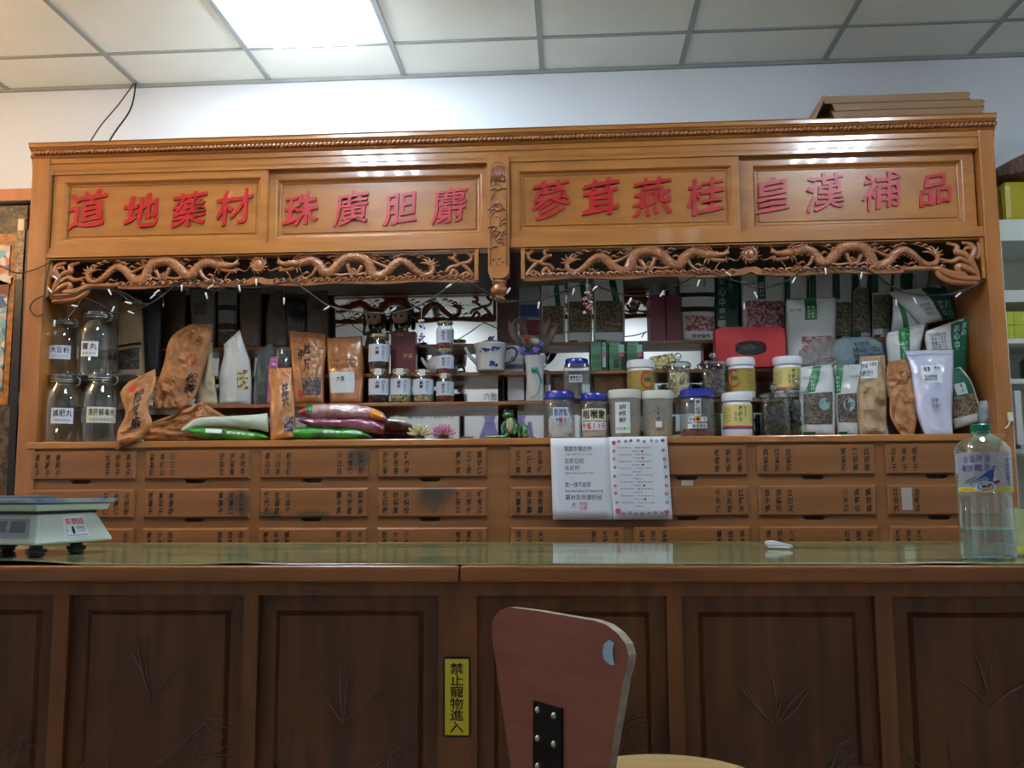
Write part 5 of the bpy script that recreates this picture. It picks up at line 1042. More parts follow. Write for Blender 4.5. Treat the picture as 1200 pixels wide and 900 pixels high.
# dolls
skin = M('doll_skin', (196, 152, 126), .5)
def doll(px, ytop, label, haircol, dress, hat):
    p = at(px, ytop, 3.66); t = empty('ceramic_doll', (p.x, 3.66, Z3), label, 'figurine'); x = p.x; H_ = p.z - Z3; hz = Z3 + H_ * .62; r = .033
    MB().lathe((x, 3.66, Z3), [(.030, 0), (.034, .01), (.024, H_ * .28), (.014, H_ * .38)], 20).build('dress', dress, t, smooth=True)
    hd = MB().ball((x, 3.655, hz), r, r * .9, r * .92, 20, 14).build('head', skin, t, smooth=True)
    hm = MB(); hm.ball((x, 3.674, hz + .010), r * 1.1, r * .95, r * 1.02, 20, 12)
    for s in (-1, 1): hm.tube(smooth_path([(x + s * r * 1.0, 3.665, hz + .01), (x + s * r * 1.15, 3.66, hz - .015), (x + s * r * .95, 3.65, hz - .035)], 4), [.009] * 8 + [.003], 6)
    hm.ball((x, 3.642, hz + .027), r * .75, .012, .008); hm.build('hair', haircol, t, smooth=True)
    if hat: MB().lathe((x, 3.66, hz + .012), [(r * 1.35, 0), (r * 1.1, .012), (r * .7, .026), (.004, .032)], 24).build('hat', hat, t, smooth=True)
    e = MB(); e.ball((x - .012, 3.6275, hz - .002), .0055, .003, .007); e.ball((x + .012, 3.6275, hz - .002), .0055, .003, .007); e.build('eyes', ink, hd)
    e = MB(); e.ball((x, 3.624, hz - .009), .003, .003, .0025); e.build('nose', skin, hd); MB().tube([(x - .006, 3.6275, hz - .017), (x, 3.6262, hz - .0185), (x + .006, 3.6275, hz - .017)], .0012, 5).build('mouth', ink_red, hd)
    for s in (-1, 1): MB().tube(smooth_path([(x + s * .02, 3.65, Z3 + H_ * .3), (x + s * .034, 3.64, Z3 + H_ * .25), (x + s * .030, 3.632, Z3 + H_ * .42)], 4), .006, 6).build('arm', dress, t, smooth=True)
doll(438, 352, 'dark-haired doll figurine in green on the top shelf', M('dark_hair', (30, 24, 22), .5), M('dark_green_cloth', (48, 70, 50), .6), None)
doll(469, 350, 'doll figurine with a grey cap behind the maroon box', M('dark_hair'), M('grey_cloth', (110, 104, 98), .6), M('grey_cap', (128, 122, 116), .6))
# teapots
porc = M('white_porcelain', (206, 208, 206), .2, var=.03, coat=.5); cobalt = M('cobalt_glaze', (34, 44, 130), .25, var=.2, coat=.5)
def teapot(xc, ytop, w, label, square, Y=3.545, deco=True, lidc=None):
    c, h, r = spot(xc, ytop, w, Y, Z2); t = empty('teapot', c, label, 'teapot')
    if square: b = MB().lathe(c, [(r * .72, 0), (r * .8, .004), (r * .86, h * .55), (r * 1.0, h * .72), (r * .92, h * .76), (r * .6, h * .77)], 36)
    else: b = MB().lathe(c, [(r * .55, 0), (r * .7, .004), (r * .98, h * .3), (r * .9, h * .55), (r * .55, h * .72), (r * .4, h * .74)], 32)
    b.build('pot_body', porc, t, smooth='auto')
    k = h * (.76 if square else .72)
    MB().lathe(c + Vector((0, 0, k)), [(r * .62, 0), (r * .6, .006), (r * .3, .014), (r * .1, .017)], 24).build('lid', lidc or M('grey_blue_glaze', (110, 120, 130), .3, coat=.4), t, smooth=True)
    m = MB(); m.ball(c + Vector((0, 0, k + .022)), .012, .010, .009); m.tube([c + Vector((.006, 0, k + .024)), c + Vector((.018, 0, k + .033))], [.005, .001], 6); m.build('lid_knob', lidc or M('grey_blue_glaze'), t, smooth=True)
    m = MB(); m.tube(smooth_path([c + Vector((-r * .75, 0, h * .25)), c + Vector((-r * 1.15, 0, h * .42)), c + Vector((-r * 1.45, 0, h * .68))], 5), [.012, .011, .010, .009, .008, .0075, .007, .0065, .006, .006, .006], 10); m.build('spout', porc, t, smooth=True)
    m = MB(); m.tube(smooth_path([c + Vector((r * .85, 0, h * .60)), c + Vector((r * 1.25, 0, h * .66)), c + Vector((r * 1.5, 0, h * .52)), c + Vector((r * 1.25, 0, h * .32)), c + Vector((r * .8, 0, h * .22))], 5), .0045, 8); m.build('handle', M('dark_blue_handle', (44, 52, 78), .3, coat=.4), t, smooth=True)
    if deco:
        for (a0, z0, s) in ((-.55, .55, 1), (.25, .58, .7), (-.05, .16, 1.1)):
            Sf = cyl_surf(c, r * .88 if z0 > .3 else r * .84, a0 - .3, a0 + .6, h * (z0 - .1), h * (z0 + .12)); m = MB()
            for k_ in range(9): disc(m, Sf, random.uniform(.15, .85), random.uniform(.3, .75), random.uniform(.07, .13), random.uniform(.12, .22), .003, 10)
            m.build('blue_flower_glaze', cobalt, t)
teapot(575, 393, 42, 'white porcelain teapot with cobalt flowers and bird-shaped lid knob', True)
teapot(514, 410, 28, 'round white teapot half hidden behind the narrow jar stack', False, Y=3.575, deco=False)
# vase with flowers
c, h, r = spot(629, 415, 26, 3.40, ZL); c, h, r = spot(627, 418, 24, 3.50, Z1)
t = empty('flower_vase', c, 'tall white vase on the lower shelf with a painted thin branch', 'vase')
MB().lathe(c, [(r * .9, 0), (r * .95, .004), (r * .82, h * .5), (r * .95, h * .85), (r * 1.15, h), (r * 1.05, h * .99)], 36, sq=2.6).build('vase_body', porc, t, smooth='auto')
m = MB(); Sf = cyl_surf(c, r * .93, -.6, .8, 0, h); m.tube(smooth_path([Sf(.1, .92, .003), Sf(.4, .9, .003), Sf(.75, .75, .003), Sf(.85, .5, .003), Sf(.6, .3, .003)], 5), .0012, 5); m.build('painted_branch', ink_grey, t)
fb = empty('flower_bouquet', c + Vector((0, 0, h * .75)), 'silk bouquet of blue irises and a white tulip standing in the white vase', 'flowers')
T0 = c + Vector((0, -.01, h * .8)); irism = M('iris_petal', (50, 52, 150), .5, var=.25, vs=40, col2=(120, 120, 200)); stemm = M('silk_leaf_green', (52, 104, 84), .5, var=.2)
for i, (px, py, kind) in enumerate(((612, 411, 'i'), (624, 415, 'i'), (634, 403, 'i'), (628, 410, 'i'), (618, 418, 'i'), (627, 400, 't'), (618, 396, 'r'), (645, 395, 'd'), (604, 395, 'd'), (612, 380, 'd'), (640, 385, 'd'), (600, 390, 'd'))):
    e = at(px, py, 3.47 + .01 * (i % 3)); st_ = MB().tube(smooth_path([T0, T0.lerp(e, .5) + Vector((.004 * (i % 3 - 1), 0, .01)), e], 4), .0022, 5).build('stem', stemm, fb, smooth=True)
    m = MB()
    if kind == 'i':
        for q in range(6): a = q * PI / 3; d = Vector((math.cos(a), -.5, math.sin(a) * .9)); m.ball(e + d * .008, .009, .004, .006, 8, 6, Matrix.Rotation(-a, 3, 'Y'))
        m.build('iris_flower', irism, fb, smooth=True)
    elif kind == 't': m.ball(e, .020, .014, .013, 14, 10, Matrix.Rotation(.5, 3, 'Y')); m.build('tulip_flower', M('ivory_petal', (216, 210, 180), .5), fb, smooth=True)
    elif kind == 'r':
        for q in range(7): m.ball(e + Vector((random.uniform(-.010, .010), 0, random.uniform(-.010, .010))), .006)
        m.build('red_flower', M('red_petal', (170, 44, 34), .5), fb, smooth=True)
    else:
        for q in range(2):
            f_ = e + Vector((random.uniform(-.03, .03), 0, random.uniform(.02, .06))); g_ = smooth_path([T0.lerp(e, .6), e, f_], 5); n_ = len(g_); m.tube(g_, [.001 + .012 * math.sin(PI * k / (n_ - 1)) for k in range(n_)], 8, .15)
        m.build('dried_leaf', M('dried_leaf_brown', (92, 66, 56), .6, var=.2), fb, smooth=True)
m = MB(); m.tube([T0 + Vector((-.012, -.03, -.02)), T0 + Vector((.012, -.03, -.02))], .008, 8); m.tube(smooth_path([T0 + Vector((.005, -.035, -.02)), T0 + Vector((.02, -.036, -.05)), T0 + Vector((.026, -.034, -.075))], 4), .004, 6); m.build('teal_ribbon', M('teal_ribbon', (44, 140, 130), .4), fb, smooth=True)
# lotus flowers
def lotus(px, py, col, label):
    p = at(px, py, 3.335); t = empty('lotus_ornament', (p.x, 3.335, ZL), label, 'ornament')
    MB().lathe((p.x, 3.335, ZL), [(.018, 0), (.022, .003), (.014, .010)], 16).build('stand', M('dark_stand', (50, 40, 36), .5), t, smooth='auto')
    pm = M(label.split()[0] + '_petal', col, .4, var=.15, vs=60, coat=.2)
    for ring, (n_, el, L_) in enumerate(((11, .25, .050), (11, .6, .052), (9, .95, .050), (6, 1.3, .044))):
        for q in range(n_):
            a = 2 * PI * q / n_ + ring * .35; d = Vector((math.cos(a) * math.cos(el), math.sin(a) * math.cos(el) * .8, math.sin(el))); b = Vector((p.x, 3.335, ZL + .010))
            MB().tube([b, b + d * L_ * .5, b + d * L_ * .85, b + d * L_ + Vector((0, 0, .003))], [.002, .0052, .0036, .0006], 6, .5).build('petal', pm, t, smooth=True)
lotus(492, 505, (222, 214, 168), 'cream lotus flower ornament on the ledge')
lotus(520, 504, (216, 150, 180), 'pink lotus flower ornament on the ledge')
# frog
p = at(600, 515, 3.34); fx = p.x; frg = M('frog_green_glaze', (70, 128, 72), .3, var=.3, vs=30, coat=.4, col2=(30, 66, 40))
t = empty('frog_figurine', (fx, 3.34, ZL), 'green ceramic frog sitting upright on the ledge with cream belly', 'figurine')
m = MB(); m.tube(smooth_path([(fx + .010, 3.345, ZL + .012), (fx + .004, 3.343, ZL + .035), (fx - .006, 3.338, ZL + .062), (fx - .012, 3.33, ZL + .080)], 5), [.026, .027, .028, .028, .027, .026, .025, .023, .021, .019, .017, .016, .015, .014, .012, .010], 14)
m.ball((fx - .012, 3.328, ZL + .078), .021, .020, .014, 16, 10); m.ball((fx - .022, 3.320, ZL + .090), .0065); m.ball((fx + .000, 3.320, ZL + .091), .0065)
for s in (-1, 1):
    m.tube(smooth_path([(fx + s * .02 + .008, 3.35, ZL + .025), (fx + s * .038 + .014, 3.33, ZL + .032), (fx + s * .030 + .014, 3.325, ZL + .006), (fx + s * .048 + .010, 3.312, ZL + .004)], 4), [.012] * 4 + [.010] * 5 + [.006] * 4, 8)
    m.tube(smooth_path([(fx + s * .016 - .004, 3.335, ZL + .055), (fx + s * .026 - .008, 3.318, ZL + .035), (fx + s * .020 - .010, 3.312, ZL + .006)], 4), [.007] * 5 + [.005] * 4, 8)
t.location.z += .006; fo = m.build('body', frg, t, smooth=True); MB().ball((fx - .006, 3.323, ZL + .042), .015, .012, .030, 12, 10).build('belly', M('cream_glaze', (190, 180, 140), .35), t, smooth=True)
e = MB(); e.ball((fx - .022, 3.3145, ZL + .0905), .003); e.ball((fx + .000, 3.3145, ZL + .0915), .003); e.build('eyes', ink, t)
o = tag(MB().lathe((fx - .055, 3.345, ZL), [(.040, 0), (.046, .004), (.044, .009), (.02, .010)], 28).build('leaf_dish', M('leaf_green_glaze', (92, 150, 100), .3, var=.2, coat=.4), smooth='auto'), 'shallow green leaf dish on the ledge left of the frog', 'dish')
# three green boxes, red box, maroon gift boxes
gbx = M('green_leaf_box', (84, 132, 98), .45, var=.25, vs=9, st=(1, 1, 3), col2=(48, 92, 66)); dkg = M('dark_green_box_band', (24, 40, 32), .4)
for i, (a, b, lab) in enumerate(((692, 711.5, 'leftmost of the three upright green tea boxes under the herb pouches'), (713.5, 732.5, 'middle one of the three upright green tea boxes'), (734.5, 754, 'rightmost of the three upright green tea boxes, beside the brown shelf front'))):
    o, Sf = carton('tea_box', lab, 'box', a, b, 400, 3.54, Z2 + .0, .05, gbx, 'green tea boxes on the upper shelf')
    patch(MB(), Sf, (.62, .02, .96, .98) if i == 0 else (.74, .02, .97, .98), 2, 2, .0006).build('dark_band', dkg, o)
    q = patch(MB(), Sf, (.70, .06, .90, .9) if i == 0 else (.58, .12, .92, .40), 2, 2, .0010).build('pale_panel', M('pale_green_print', (150, 190, 180), .5), o)
    txt(o, Sf, (.72, .10, .88, .42) if i == 0 else (.1, .06, .66, .15), ['養生'] if i == 0 else ['高山茶'], ink if i == 0 else M('pale_green_print'), off=.0014, vertical=(i == 0)); dsk(o, Sf, .80 if i == 0 else .76, .48, .15, .075, M('pink_red_print', (205, 84, 96), .5), 'red_emblem', .0016)
    if i: txt(o, Sf, (.2, .62, .66, .95), ['茶葉'], dkg, off=.0012, vertical=True, brush=True)
rb = M('red_gift_box', (176, 34, 36), .5, var=.06, bump=.05); a = at(838, 384, 3.52); b = at(919, 382, 3.52); zb = Z2 + .0; zt = a.z
t = empty('gift_box', ((a.x + b.x) / 2, 3.53, zb), 'large red cardboard gift box with an oval handle window', 'box')
n = 40; ow, oh = .060, .028; cx, cz = (a.x + b.x) / 2 - .001, zb + (zt - zb) * .47; vs = []; 
def sup(t_, w_, h_, k=.55): return (math.copysign(abs(math.cos(t_)) ** k, math.cos(t_)) * w_, math.copysign(abs(math.sin(t_)) ** k, math.sin(t_)) * h_)
out_ = []
for i in range(n):
    t_ = 2 * PI * i / n + PI / n; dx, dz = math.cos(t_) * (b.x - a.x), math.sin(t_) * (zt - zb); s_ = max(abs(dx) / (b.x - a.x), abs(dz) / (zt - zb)) * 2
    out_.append((cx + dx / s_, zb + (zt - zb) * .5 + dz / s_))
inn = [(cx + sup(2 * PI * i / n + PI / n, ow, oh, .75)[0], cz + sup(2 * PI * i / n + PI / n, ow, oh, .75)[1]) for i in range(n)]
m = MB(); m.add([(x, 3.508, z) for x, z in out_] + [(x, 3.508, z) for x, z in inn] + [(x, 3.511, z) for x, z in inn], [(i, (i + 1) % n, (i + 1) % n + n, i + n) for i in range(n)] + [(i + n, (i + 1) % n + n, (i + 1) % n + 2 * n, i + 2 * n) for i in range(n)])
m.build('front_face', rb, t)
MB().add([(a.x, 3.508, zb), (b.x, 3.508, zb), (b.x, 3.508, zt), (a.x, 3.508, zt), (a.x, 3.60, zb), (b.x, 3.60, zb), (b.x, 3.575, zt), (a.x, 3.575, zt)], [(0, 1, 5, 4), (3, 7, 6, 2), (0, 4, 7, 3), (1, 2, 6, 5), (4, 5, 6, 7)]).build('box_body', rb, t)
MB().add([(x, 3.5115, z) for x, z in inn], [tuple(range(n))]).build('window_film', clear('window_film'), t); o = MB().ball((cx, 3.548, cz), .05, .028, .030, 20, 14).build('contents', H_BLK, t, smooth=True); o['kind'] = 'stuff'
for i, (xa, xb, lab) in enumerate(((761, 779, 'left one of two tall maroon bottle boxes with grey caps, top shelf'), (780, 798, 'right one of two tall maroon bottle boxes with grey caps, top shelf'))):
    a = at(xa, 346, 3.64); b = at(xb, 346, 3.64); cxx = (a.x + b.x) / 2; t = empty('bottle_box', (cxx, 3.67, Z3), lab, 'box', 'maroon bottle boxes')
    MB().box(a.x, b.x, 3.64, 3.70, Z3, a.z).build('box_body', mar, t, bevel=.002); zz = a.z
    MB().lathe((cxx, 3.67, zz), [(.020, 0), (.020, .028), (.018, .034), (.019, .038), (.019, .052), (.016, .055)], 20).build('cap', M('grey_cap_plastic', (120, 122, 118), .4), t, smooth='auto')
bag('herb_packet', 'small clear packet of dried flowers behind the twig jar', 'packet', by([((762, 418), (788, 414)), ((760, 424), (792, 422)), ((762, 433), (790, 433))], 3.56, Z2), 3.565, H_YEL, .03, crumple=.004, seed=80)
# picture frames behind the jars
for (xa, xb, yt, lab) in ((645, 682, 437, 'small grey-framed orange picture behind the square blue-lid jar'), (692, 735, 436, 'grey-framed tan picture behind the gold-label bottle')):
    a = at(xa, yt, 3.60); b = at(xb, yt, 3.60); t = empty('picture_frame', ((a.x + b.x) / 2, 3.61, Z1), lab, 'picture frame')
    MB().rp(a.x, b.x, Z1, a.z, [(0, 3.615), (0, 3.60), (.004, 3.596), (.014, 3.602), (.016, 3.606)], cap=False).build('frame', M('grey_silver_frame', (120, 114, 108), .35, metal=.4, var=.2, vs=60), t)
    MB().box(a.x + .015, b.x - .015, 3.606, 3.612, Z1 + .015, a.z - .015).build('picture', M('orange_tan_picture', (196, 150, 96), .4, var=.25, vs=14), t)
o, Sf = carton('reflection_block', 'white block standing in for a mirror reflection behind the vase, brown lower edge', 'box', 590, 614, 441, 3.60, Z1, .04, paper); patch(MB(), Sf, (0, .86, 1, 1), 1, 1, .0006).build('brown_band', fr_brown, o)  # white block with brown foot stands in for a reflection in the mirror
o, Sf = carton('white_carton', 'plain white carton behind the teapot handle with red mark', 'box', 589, 613, 405, 3.60, Z2, .04, paper); patch(MB(), Sf, (0, .68, 1, .84), 1, 1, .0006).build('grey_band', ink_grey, o); dsk(o, Sf, .5, .5, .12, .08, ink_red, 'red_mark', .0008)
o, Sf = carton('poster_card', 'grey card with blue and red print leaning behind the vase flowers', 'card', 608, 633, 337, 3.665, Z3, .004, M('grey_card', (150, 154, 156), .6)); patch(MB(), Sf, (.05, .30, .95, .52), 1, 1, .0006).build('blue_print', M('blue_card_print', (46, 84, 150), .5, var=.3, vs=40), o); patch(MB(), Sf, (.05, .58, .95, .84), 1, 1, .0006).build('red_print', M('dark_red_print', (120, 24, 34), .5), o)

# hanging ornaments
def hang(px, y0, y1, label, cols, kind):
    a = at(px, y0, 3.295); t = empty('hanging_ornament', (a.x, 3.295, at(px, y1, 3.295).z), label, 'ornament')
    b = at(px, y1, 3.295); mm = (a.z - b.z)
    MB().tube([a, Vector((a.x, 3.295, b.z + mm * .55))], .0012, 5).build('cord', M('white_cord', (200, 200, 200), .5), t)
    m = MB(); [m.ball((a.x + s * .006, 3.294, b.z + mm * .60), .006, .003, .004) for s in (-1, 1)]; m.ball((a.x, 3.294, b.z + mm * .60), .003); m.build('bow', M('white_cord'), t, smooth=True)
    for q in range(22): 
        xx = a.x + random.uniform(-.011, .011) * (1.6 if kind == 'x' else 1); zz = b.z + mm * random.uniform(.04, .54); MB().ball((xx, 3.294 + random.uniform(-.006, .006), zz), .0042 if kind != 'x' else .0055, n=8, m=6).build('bead', cols[q % len(cols)], t, smooth=True)
bead_b = M('blue_bead', (60, 80, 170), .3); bead_w = M('white_bead', (210, 210, 220), .3); bead_p = M('pink_bead', (200, 130, 130), .4); bead_r = M('dusky_rose_bead', (150, 92, 88), .5)
hang(494, 357, 404, 'blue and white beaded charm hanging from the light string', [bead_b, bead_w, bead_b, bead_w, bead_p], 'b')
hang(688, 326, 369, 'dusky rose bell-shaped charm hanging from the frieze at right', [bead_r, bead_p, bead_r, bead_w], 'x')

# string lights
cab_m = M('dark_green_cable', (26, 28, 26), .4, var=.1)
sl = empty('string_lights', at(300, 340, 3.285), 'dark cable of small white fairy lights draped along the carved frieze', 'string lights')
runs = [[(-30, 308), (0, 312), (20, 320), (40, 316), (58, 308)], [(58, 306), (54, 330), (52, 350), (54, 372), (68, 380), (84, 368), (96, 350)], [(52, 346), (40, 352), (35, 362), (42, 370), (52, 368)],
        [(50, 352), (64, 344), (90, 343), (112, 337), (134, 339), (150, 346), (165, 355), (180, 354), (196, 342), (208, 331), (222, 330), (236, 337), (250, 340)], [(56, 347), (80, 346), (105, 338), (136, 342), (154, 354), (172, 357), (190, 346), (212, 331), (232, 330), (258, 334), (262, 338), (250, 341)],
        [(100, 349), (118, 357), (134, 366), (150, 366), (168, 360), (180, 354)], [(258, 335), (280, 337), (310, 336), (340, 330), (348, 332)], [(346, 331), (364, 344), (385, 358), (410, 364), (440, 367), (460, 367), (482, 362), (505, 350), (524, 338), (538, 328), (545, 329)],
        [(545, 329), (560, 336), (576, 346), (590, 352), (610, 353), (625, 353), (645, 348), (668, 338), (688, 331)], [(576, 350), (588, 355), (606, 353)], [(688, 331), (705, 337), (725, 344), (745, 347), (768, 344), (795, 334), (818, 322), (836, 321)],
        [(836, 321), (850, 326), (868, 331), (886, 337), (905, 336), (925, 328), (940, 318), (960, 314), (985, 314), (1010, 315)], [(850, 326), (880, 333), (910, 333), (935, 322)], [(1010, 315), (1030, 324), (1048, 338), (1066, 344), (1090, 346), (1116, 344), (1140, 336), (1152, 328)], [(1000, 314), (1025, 321), (1044, 335), (1062, 340)], [(1086, 346), (1120, 345), (1136, 340)]]
for r_ in runs: MB().tube(smooth_path([at(x, y, 3.272) for x, y in r_], 5), .0026, 6).build('cable', cab_m, sl, smooth=True)
bulb_m = M('frosted_bulb', (232, 232, 228), .3, var=.02); bulb0 = None
BL = [(62, 326, .9), (56, 340, .7), (84, 361, 1.4), (64, 378, 0), (127, 342, .5), (134, 362, -.4), (147, 357, 1.3), (150, 368, 1.2), (187, 343, -1), (182, 348, -.9), (213, 337, 0), (241, 346, .3), (280, 337, .2), (333, 352, 0), (386, 362, -1), (529, 336, -1), (594, 347, 2.6), (632, 357, -.2), (673, 341, -.3), (700, 338, -.8), (740, 352, -.5), (778, 344, -.6), (820, 331, -.4), (850, 322, 1), (872, 358, 0), (884, 345, .4), (932, 328, -.5), (967, 317, .1), (1010, 322, -.2), (1050, 354, 0), (1071, 352, .3), (1126, 346, -.9), (250, 337, -1), (300, 330, .1), (458, 368, 2.2)]
for i, (x, y, a) in enumerate(BL):
    if bulb0 is None:
        bulb0 = MB().lathe((0, 0, 0), [(.0028, 0), (.0035, -.004), (.0032, -.022), (.0008, -.026)][::-1], 8).build('bulb', bulb_m, smooth=True, origin=Vector((0, 0, 0))); b_ = bulb0
    else: b_ = bulb0.copy(); C.objects.link(b_)
    b_.parent = sl; p = at(x, y - 3, 3.268); b_.location = p - ORG['string_lights']; b_.rotation_euler = (0, -a, 0)
# wires from the ceiling
wi = empty('power_wire', at(155, 168, 3.5), 'thin black wires dropping from the ceiling to the cabinet top at left', 'wire')
MB().tube(smooth_path([Vector((-1.905, 3.74, 2.80)), Vector((-1.903, 3.70, 2.66)), Vector((-1.925, 3.6, 2.50)), Vector((-1.925, 3.5, 2.35))], 6), .004, 6).build('wire', blackpl, wi, smooth=True)
MB().tube(smooth_path([Vector((-1.91, 3.74, 2.80)), Vector((-1.96, 3.70, 2.68)), Vector((-2.0, 3.62, 2.54)), Vector((-2.01, 3.5, 2.35))], 6), .0028, 6).build('wire', blackpl, wi, smooth=True)
# boards on the cabinet
bw = wood('unvarnished_board', (138, 100, 58), (118, 84, 46), rough=.55, coat=.1)
def board(xa, xb, y, yt, label, tk=.018, notch=.02):
    a = at(xa, yt, y); b = at(xb, yt, y); 
    m = MB(); pts = [(a.x, a.z - tk), (b.x, a.z - tk), (b.x - notch * .35, a.z - tk * .66), (b.x, a.z - tk * .4), (b.x - notch * .2, a.z), (a.x, a.z)]
    m.prism(pts, y, y + .3); return tag(m.build('wooden_board', bw), label, 'board', 'boards stacked on the cabinet')
z = 2.346
for k, (xa, xb, lab) in enumerate(((972, 1155, 'bottom wooden board of the stack on top of the cabinet'), (974, 1153, 'second wooden board from below in the stack on top of the cabinet'), (975, 1154, 'second wooden board from above in the stack on top of the cabinet'), (966, 1138, 'topmost wooden board of the stack on top of the cabinet'))):
    y = 3.36; yy = 140
    a = at(xa, 120, y); b = at(xb, 120, y); n2 = .02; tk = .030
    m = MB(); m.prism([(a.x + .01 * (k < 3), z), (b.x, z), (b.x - .008, z + tk * .35), (b.x + .002, z + tk * .6), (b.x - .006, z + tk - .002), (a.x, z + tk - .002)], y, y + .30)
    tag(m.build('wooden_board', bw), lab, 'board', 'boards stacked on the cabinet'); z += tk
m = MB(); a = at(948, 141, 3.345); b = at(966, 113, 3.36); m.prism([(a.x, 2.346), (a.x + .012, 2.346), (b.x + .004, z - .004), (b.x - .010, z - .004)], 3.345, 3.65)
tag(m.build('wooden_board', bw), 'short slanted board leaning at the left end of the board stack', 'board', None)

# ------------------------------------------------------------------ things on the counter
random.seed(44)
# weighing scale
an = math.radians(14); fw_ = Vector((-math.cos(an), math.sin(an), 0)); dp = Vector((math.sin(an), math.cos(an), 0)); A0 = Vector((-1.180, 1.962, 0))
def lp(u_, v, z): return A0 + fw_ * u_ + dp * v + Vector((0, 0, z))
sc = empty('weighing_scale', lp(.17, .11, MZ), 'pale grey electronic price scale with blue-filmed pan at the left end', 'scale')
body_p = M('pale_grey_green_plastic', (196, 206, 198), .35, var=.03, coat=.2)
def frus(mb, u0, u1, v0, v1, z0, z1, du0, du1, dv0, dv1):
    b = [lp(u0, v0, z0), lp(u1, v0, z0), lp(u1, v1, z0), lp(u0, v1, z0)]; t_ = [lp(u0 + du0, v0 + dv0, z1), lp(u1 - du1, v0 + dv0, z1), lp(u1 - du1, v1 - dv1, z1), lp(u0 + du0, v1 - dv1, z1)]
    return mb.add(b + t_, [(0, 1, 2, 3), (7, 6, 5, 4), (0, 4, 5, 1), (1, 5, 6, 2), (2, 6, 7, 3), (3, 7, 4, 0)])
frus(MB(), 0, .34, 0, .24, .883, .951, .030, .030, .030, .03).build('housing', body_p, sc, bevel=.006)
frus(MB(), .03, .31, .03, .21, .951, .957, .0, .0, .0, .0).build('shadow_gap', blackpl, sc)
frus(MB(), .018, .322, .012, .235, .957, .973, -.004, -.004, -.004, -.004).build('platform', body_p, sc, bevel=.004)
frus(MB(), .008, .335, .005, .245, .975, .985, -.006, -.006, -.006, -.006).build('weighing_pan', M('blue_protective_film', (110, 150, 225), .12, metal=.5, var=.5, vs=18, col2=(190, 210, 235), coat=.6), sc, bevel=.002)
frus(MB(), .16, .33, -.010, .24, .975, .992, .012, .012, .02, .02).build('black_tray', M('matt_black_tray', (26, 32, 28), .5), sc, bevel=.003)
Sd = lambda u_, v, off=0: lp(.34 * u_ if False else (.030 * (1 - v)) , 0, 0)
def side(u_, v, off=0.0):      # right side face; u from near to far, v top to bottom
    z = .951 + (.883 - .951) * v; ins = .030 * (1 - v); vv = (.0 + .030 * (1 - v)) + (.24 - .06 * (1 - v)) * u_
    return lp(ins - off, vv, z)
def front(u_, v, off=0.0):
    z = .951 + (.883 - .951) * v; ins = .030 * (1 - v); uu = .34 - ins - (.34 - 2 * ins) * u_
    return lp(uu, ins - off, z)
L_ = patch(MB(), side, (.36, .12, .70, .80), 2, 2, .001).build('sticker', paper, sc)
put_text(MB(), side, (.41, .16, .69, .40), ['禁壓重物品質'], bold=.02, off=.0016).build('lettering', M('pinkish_red_print', (214, 90, 90), .5), L_)
m = MB(); disc(m, side, .49, .58, .022, .14, .0016); put_text(m, side, (.37, .44, .43, .74), ['卜'], off=.0016); put_text(m, side, (.38, .72, .68, .78), ['注意安全請勿重壓'], off=.0016); put_text(m, side, (.54, .46, .66, .66), ['標準衡器', '三十公斤'], off=.0016); m.build('small_lettering', ink, L_)
patch(MB(), front, (.55, .16, .93, .78), 2, 2, .002).build('display_panel', M('lavender_grey_panel', (150, 156, 176), .3), sc)
for ua, ub in ((.58, .72), (.76, .90)): patch(MB(), front, (ua, .24, ub, .60), 2, 2, .003).build('display_window', M('dark_lcd', (66, 74, 76), .15, coat=.5), sc)
for (u_, v) in ((.035, .035), (.305, .035), (.045, .165), (.29, .20)):
    f = lp(u_, v, MZ); MB().lathe(f, [(.012, 0), (.018, .003), (.018, .009), (.022, .010), (.022, .017), (.014, .018), (.014, .024), (.006, .025), (.006, .034)], 14).build('levelling_foot', blackpl, sc, smooth='auto')

# water bottle
bc = at(1160, 655, 1.91); cx, cy = bc.x, 1.915; hB = at(1150, 497, 1.91).z - MZ; r = .0465
wb = empty('water_bottle', (cx, cy, MZ), 'large clear water bottle with green cap, blue lettering and yellow band, a quarter full', 'bottle')
bot = clear('bottle_plastic', (244, 250, 248), .22, .05, haze=.05, hazecol=(190, 214, 210))
prof = [(.30, .012), (.85, .0), (.98, .02), (1.0, .05), (.985, .16), (.97, .30), (.93, .46), (.96, .49), (1.0, .50), (1.0, .78), (.96, .82), (.82, .86), (.62, .895), (.40, .922), (.33, .93), (.31, .945), (.31, .955)]
c_ = Vector((cx, cy, MZ)); m = MB(); m.lathe(c_, [(r * a, hB * z) for a, z in prof], 40, sq=3.4, cap=False, rot=.12); m.build('bottle_body', bot, wb, smooth='auto')
m = MB()
for k in range(8):     # vertical ribs of the lower body
    a = k * PI / 4 + .3; m.tube([c_ + Vector((r * .97 * math.cos(a), r * .97 * math.sin(a), hB * z)) for z in (.10, .20, .30, .42)], [.001, .003, .003, .001], 6)
m.build('rib', bot, wb, smooth=True)
m = MB(); m.lathe(c_, [(r * .36, hB * .945), (r * .37, hB * .95), (r * .37, hB * .995), (r * .34, hB * 1.0)], 28)
for k in range(28): a = 2 * PI * k / 28; m.tube([c_ + Vector((r * .375 * math.cos(a), r * .375 * math.sin(a), hB * .953)), c_ + Vector((r * .375 * math.cos(a), r * .375 * math.sin(a), hB * .993))], .0012, 4)
m.lathe(c_, [(r * .37, hB * .925), (r * .37, hB * .94)], 28); m.build('cap', M('teal_green_cap', (20, 140, 110), .35, coat=.3), wb, smooth='auto')
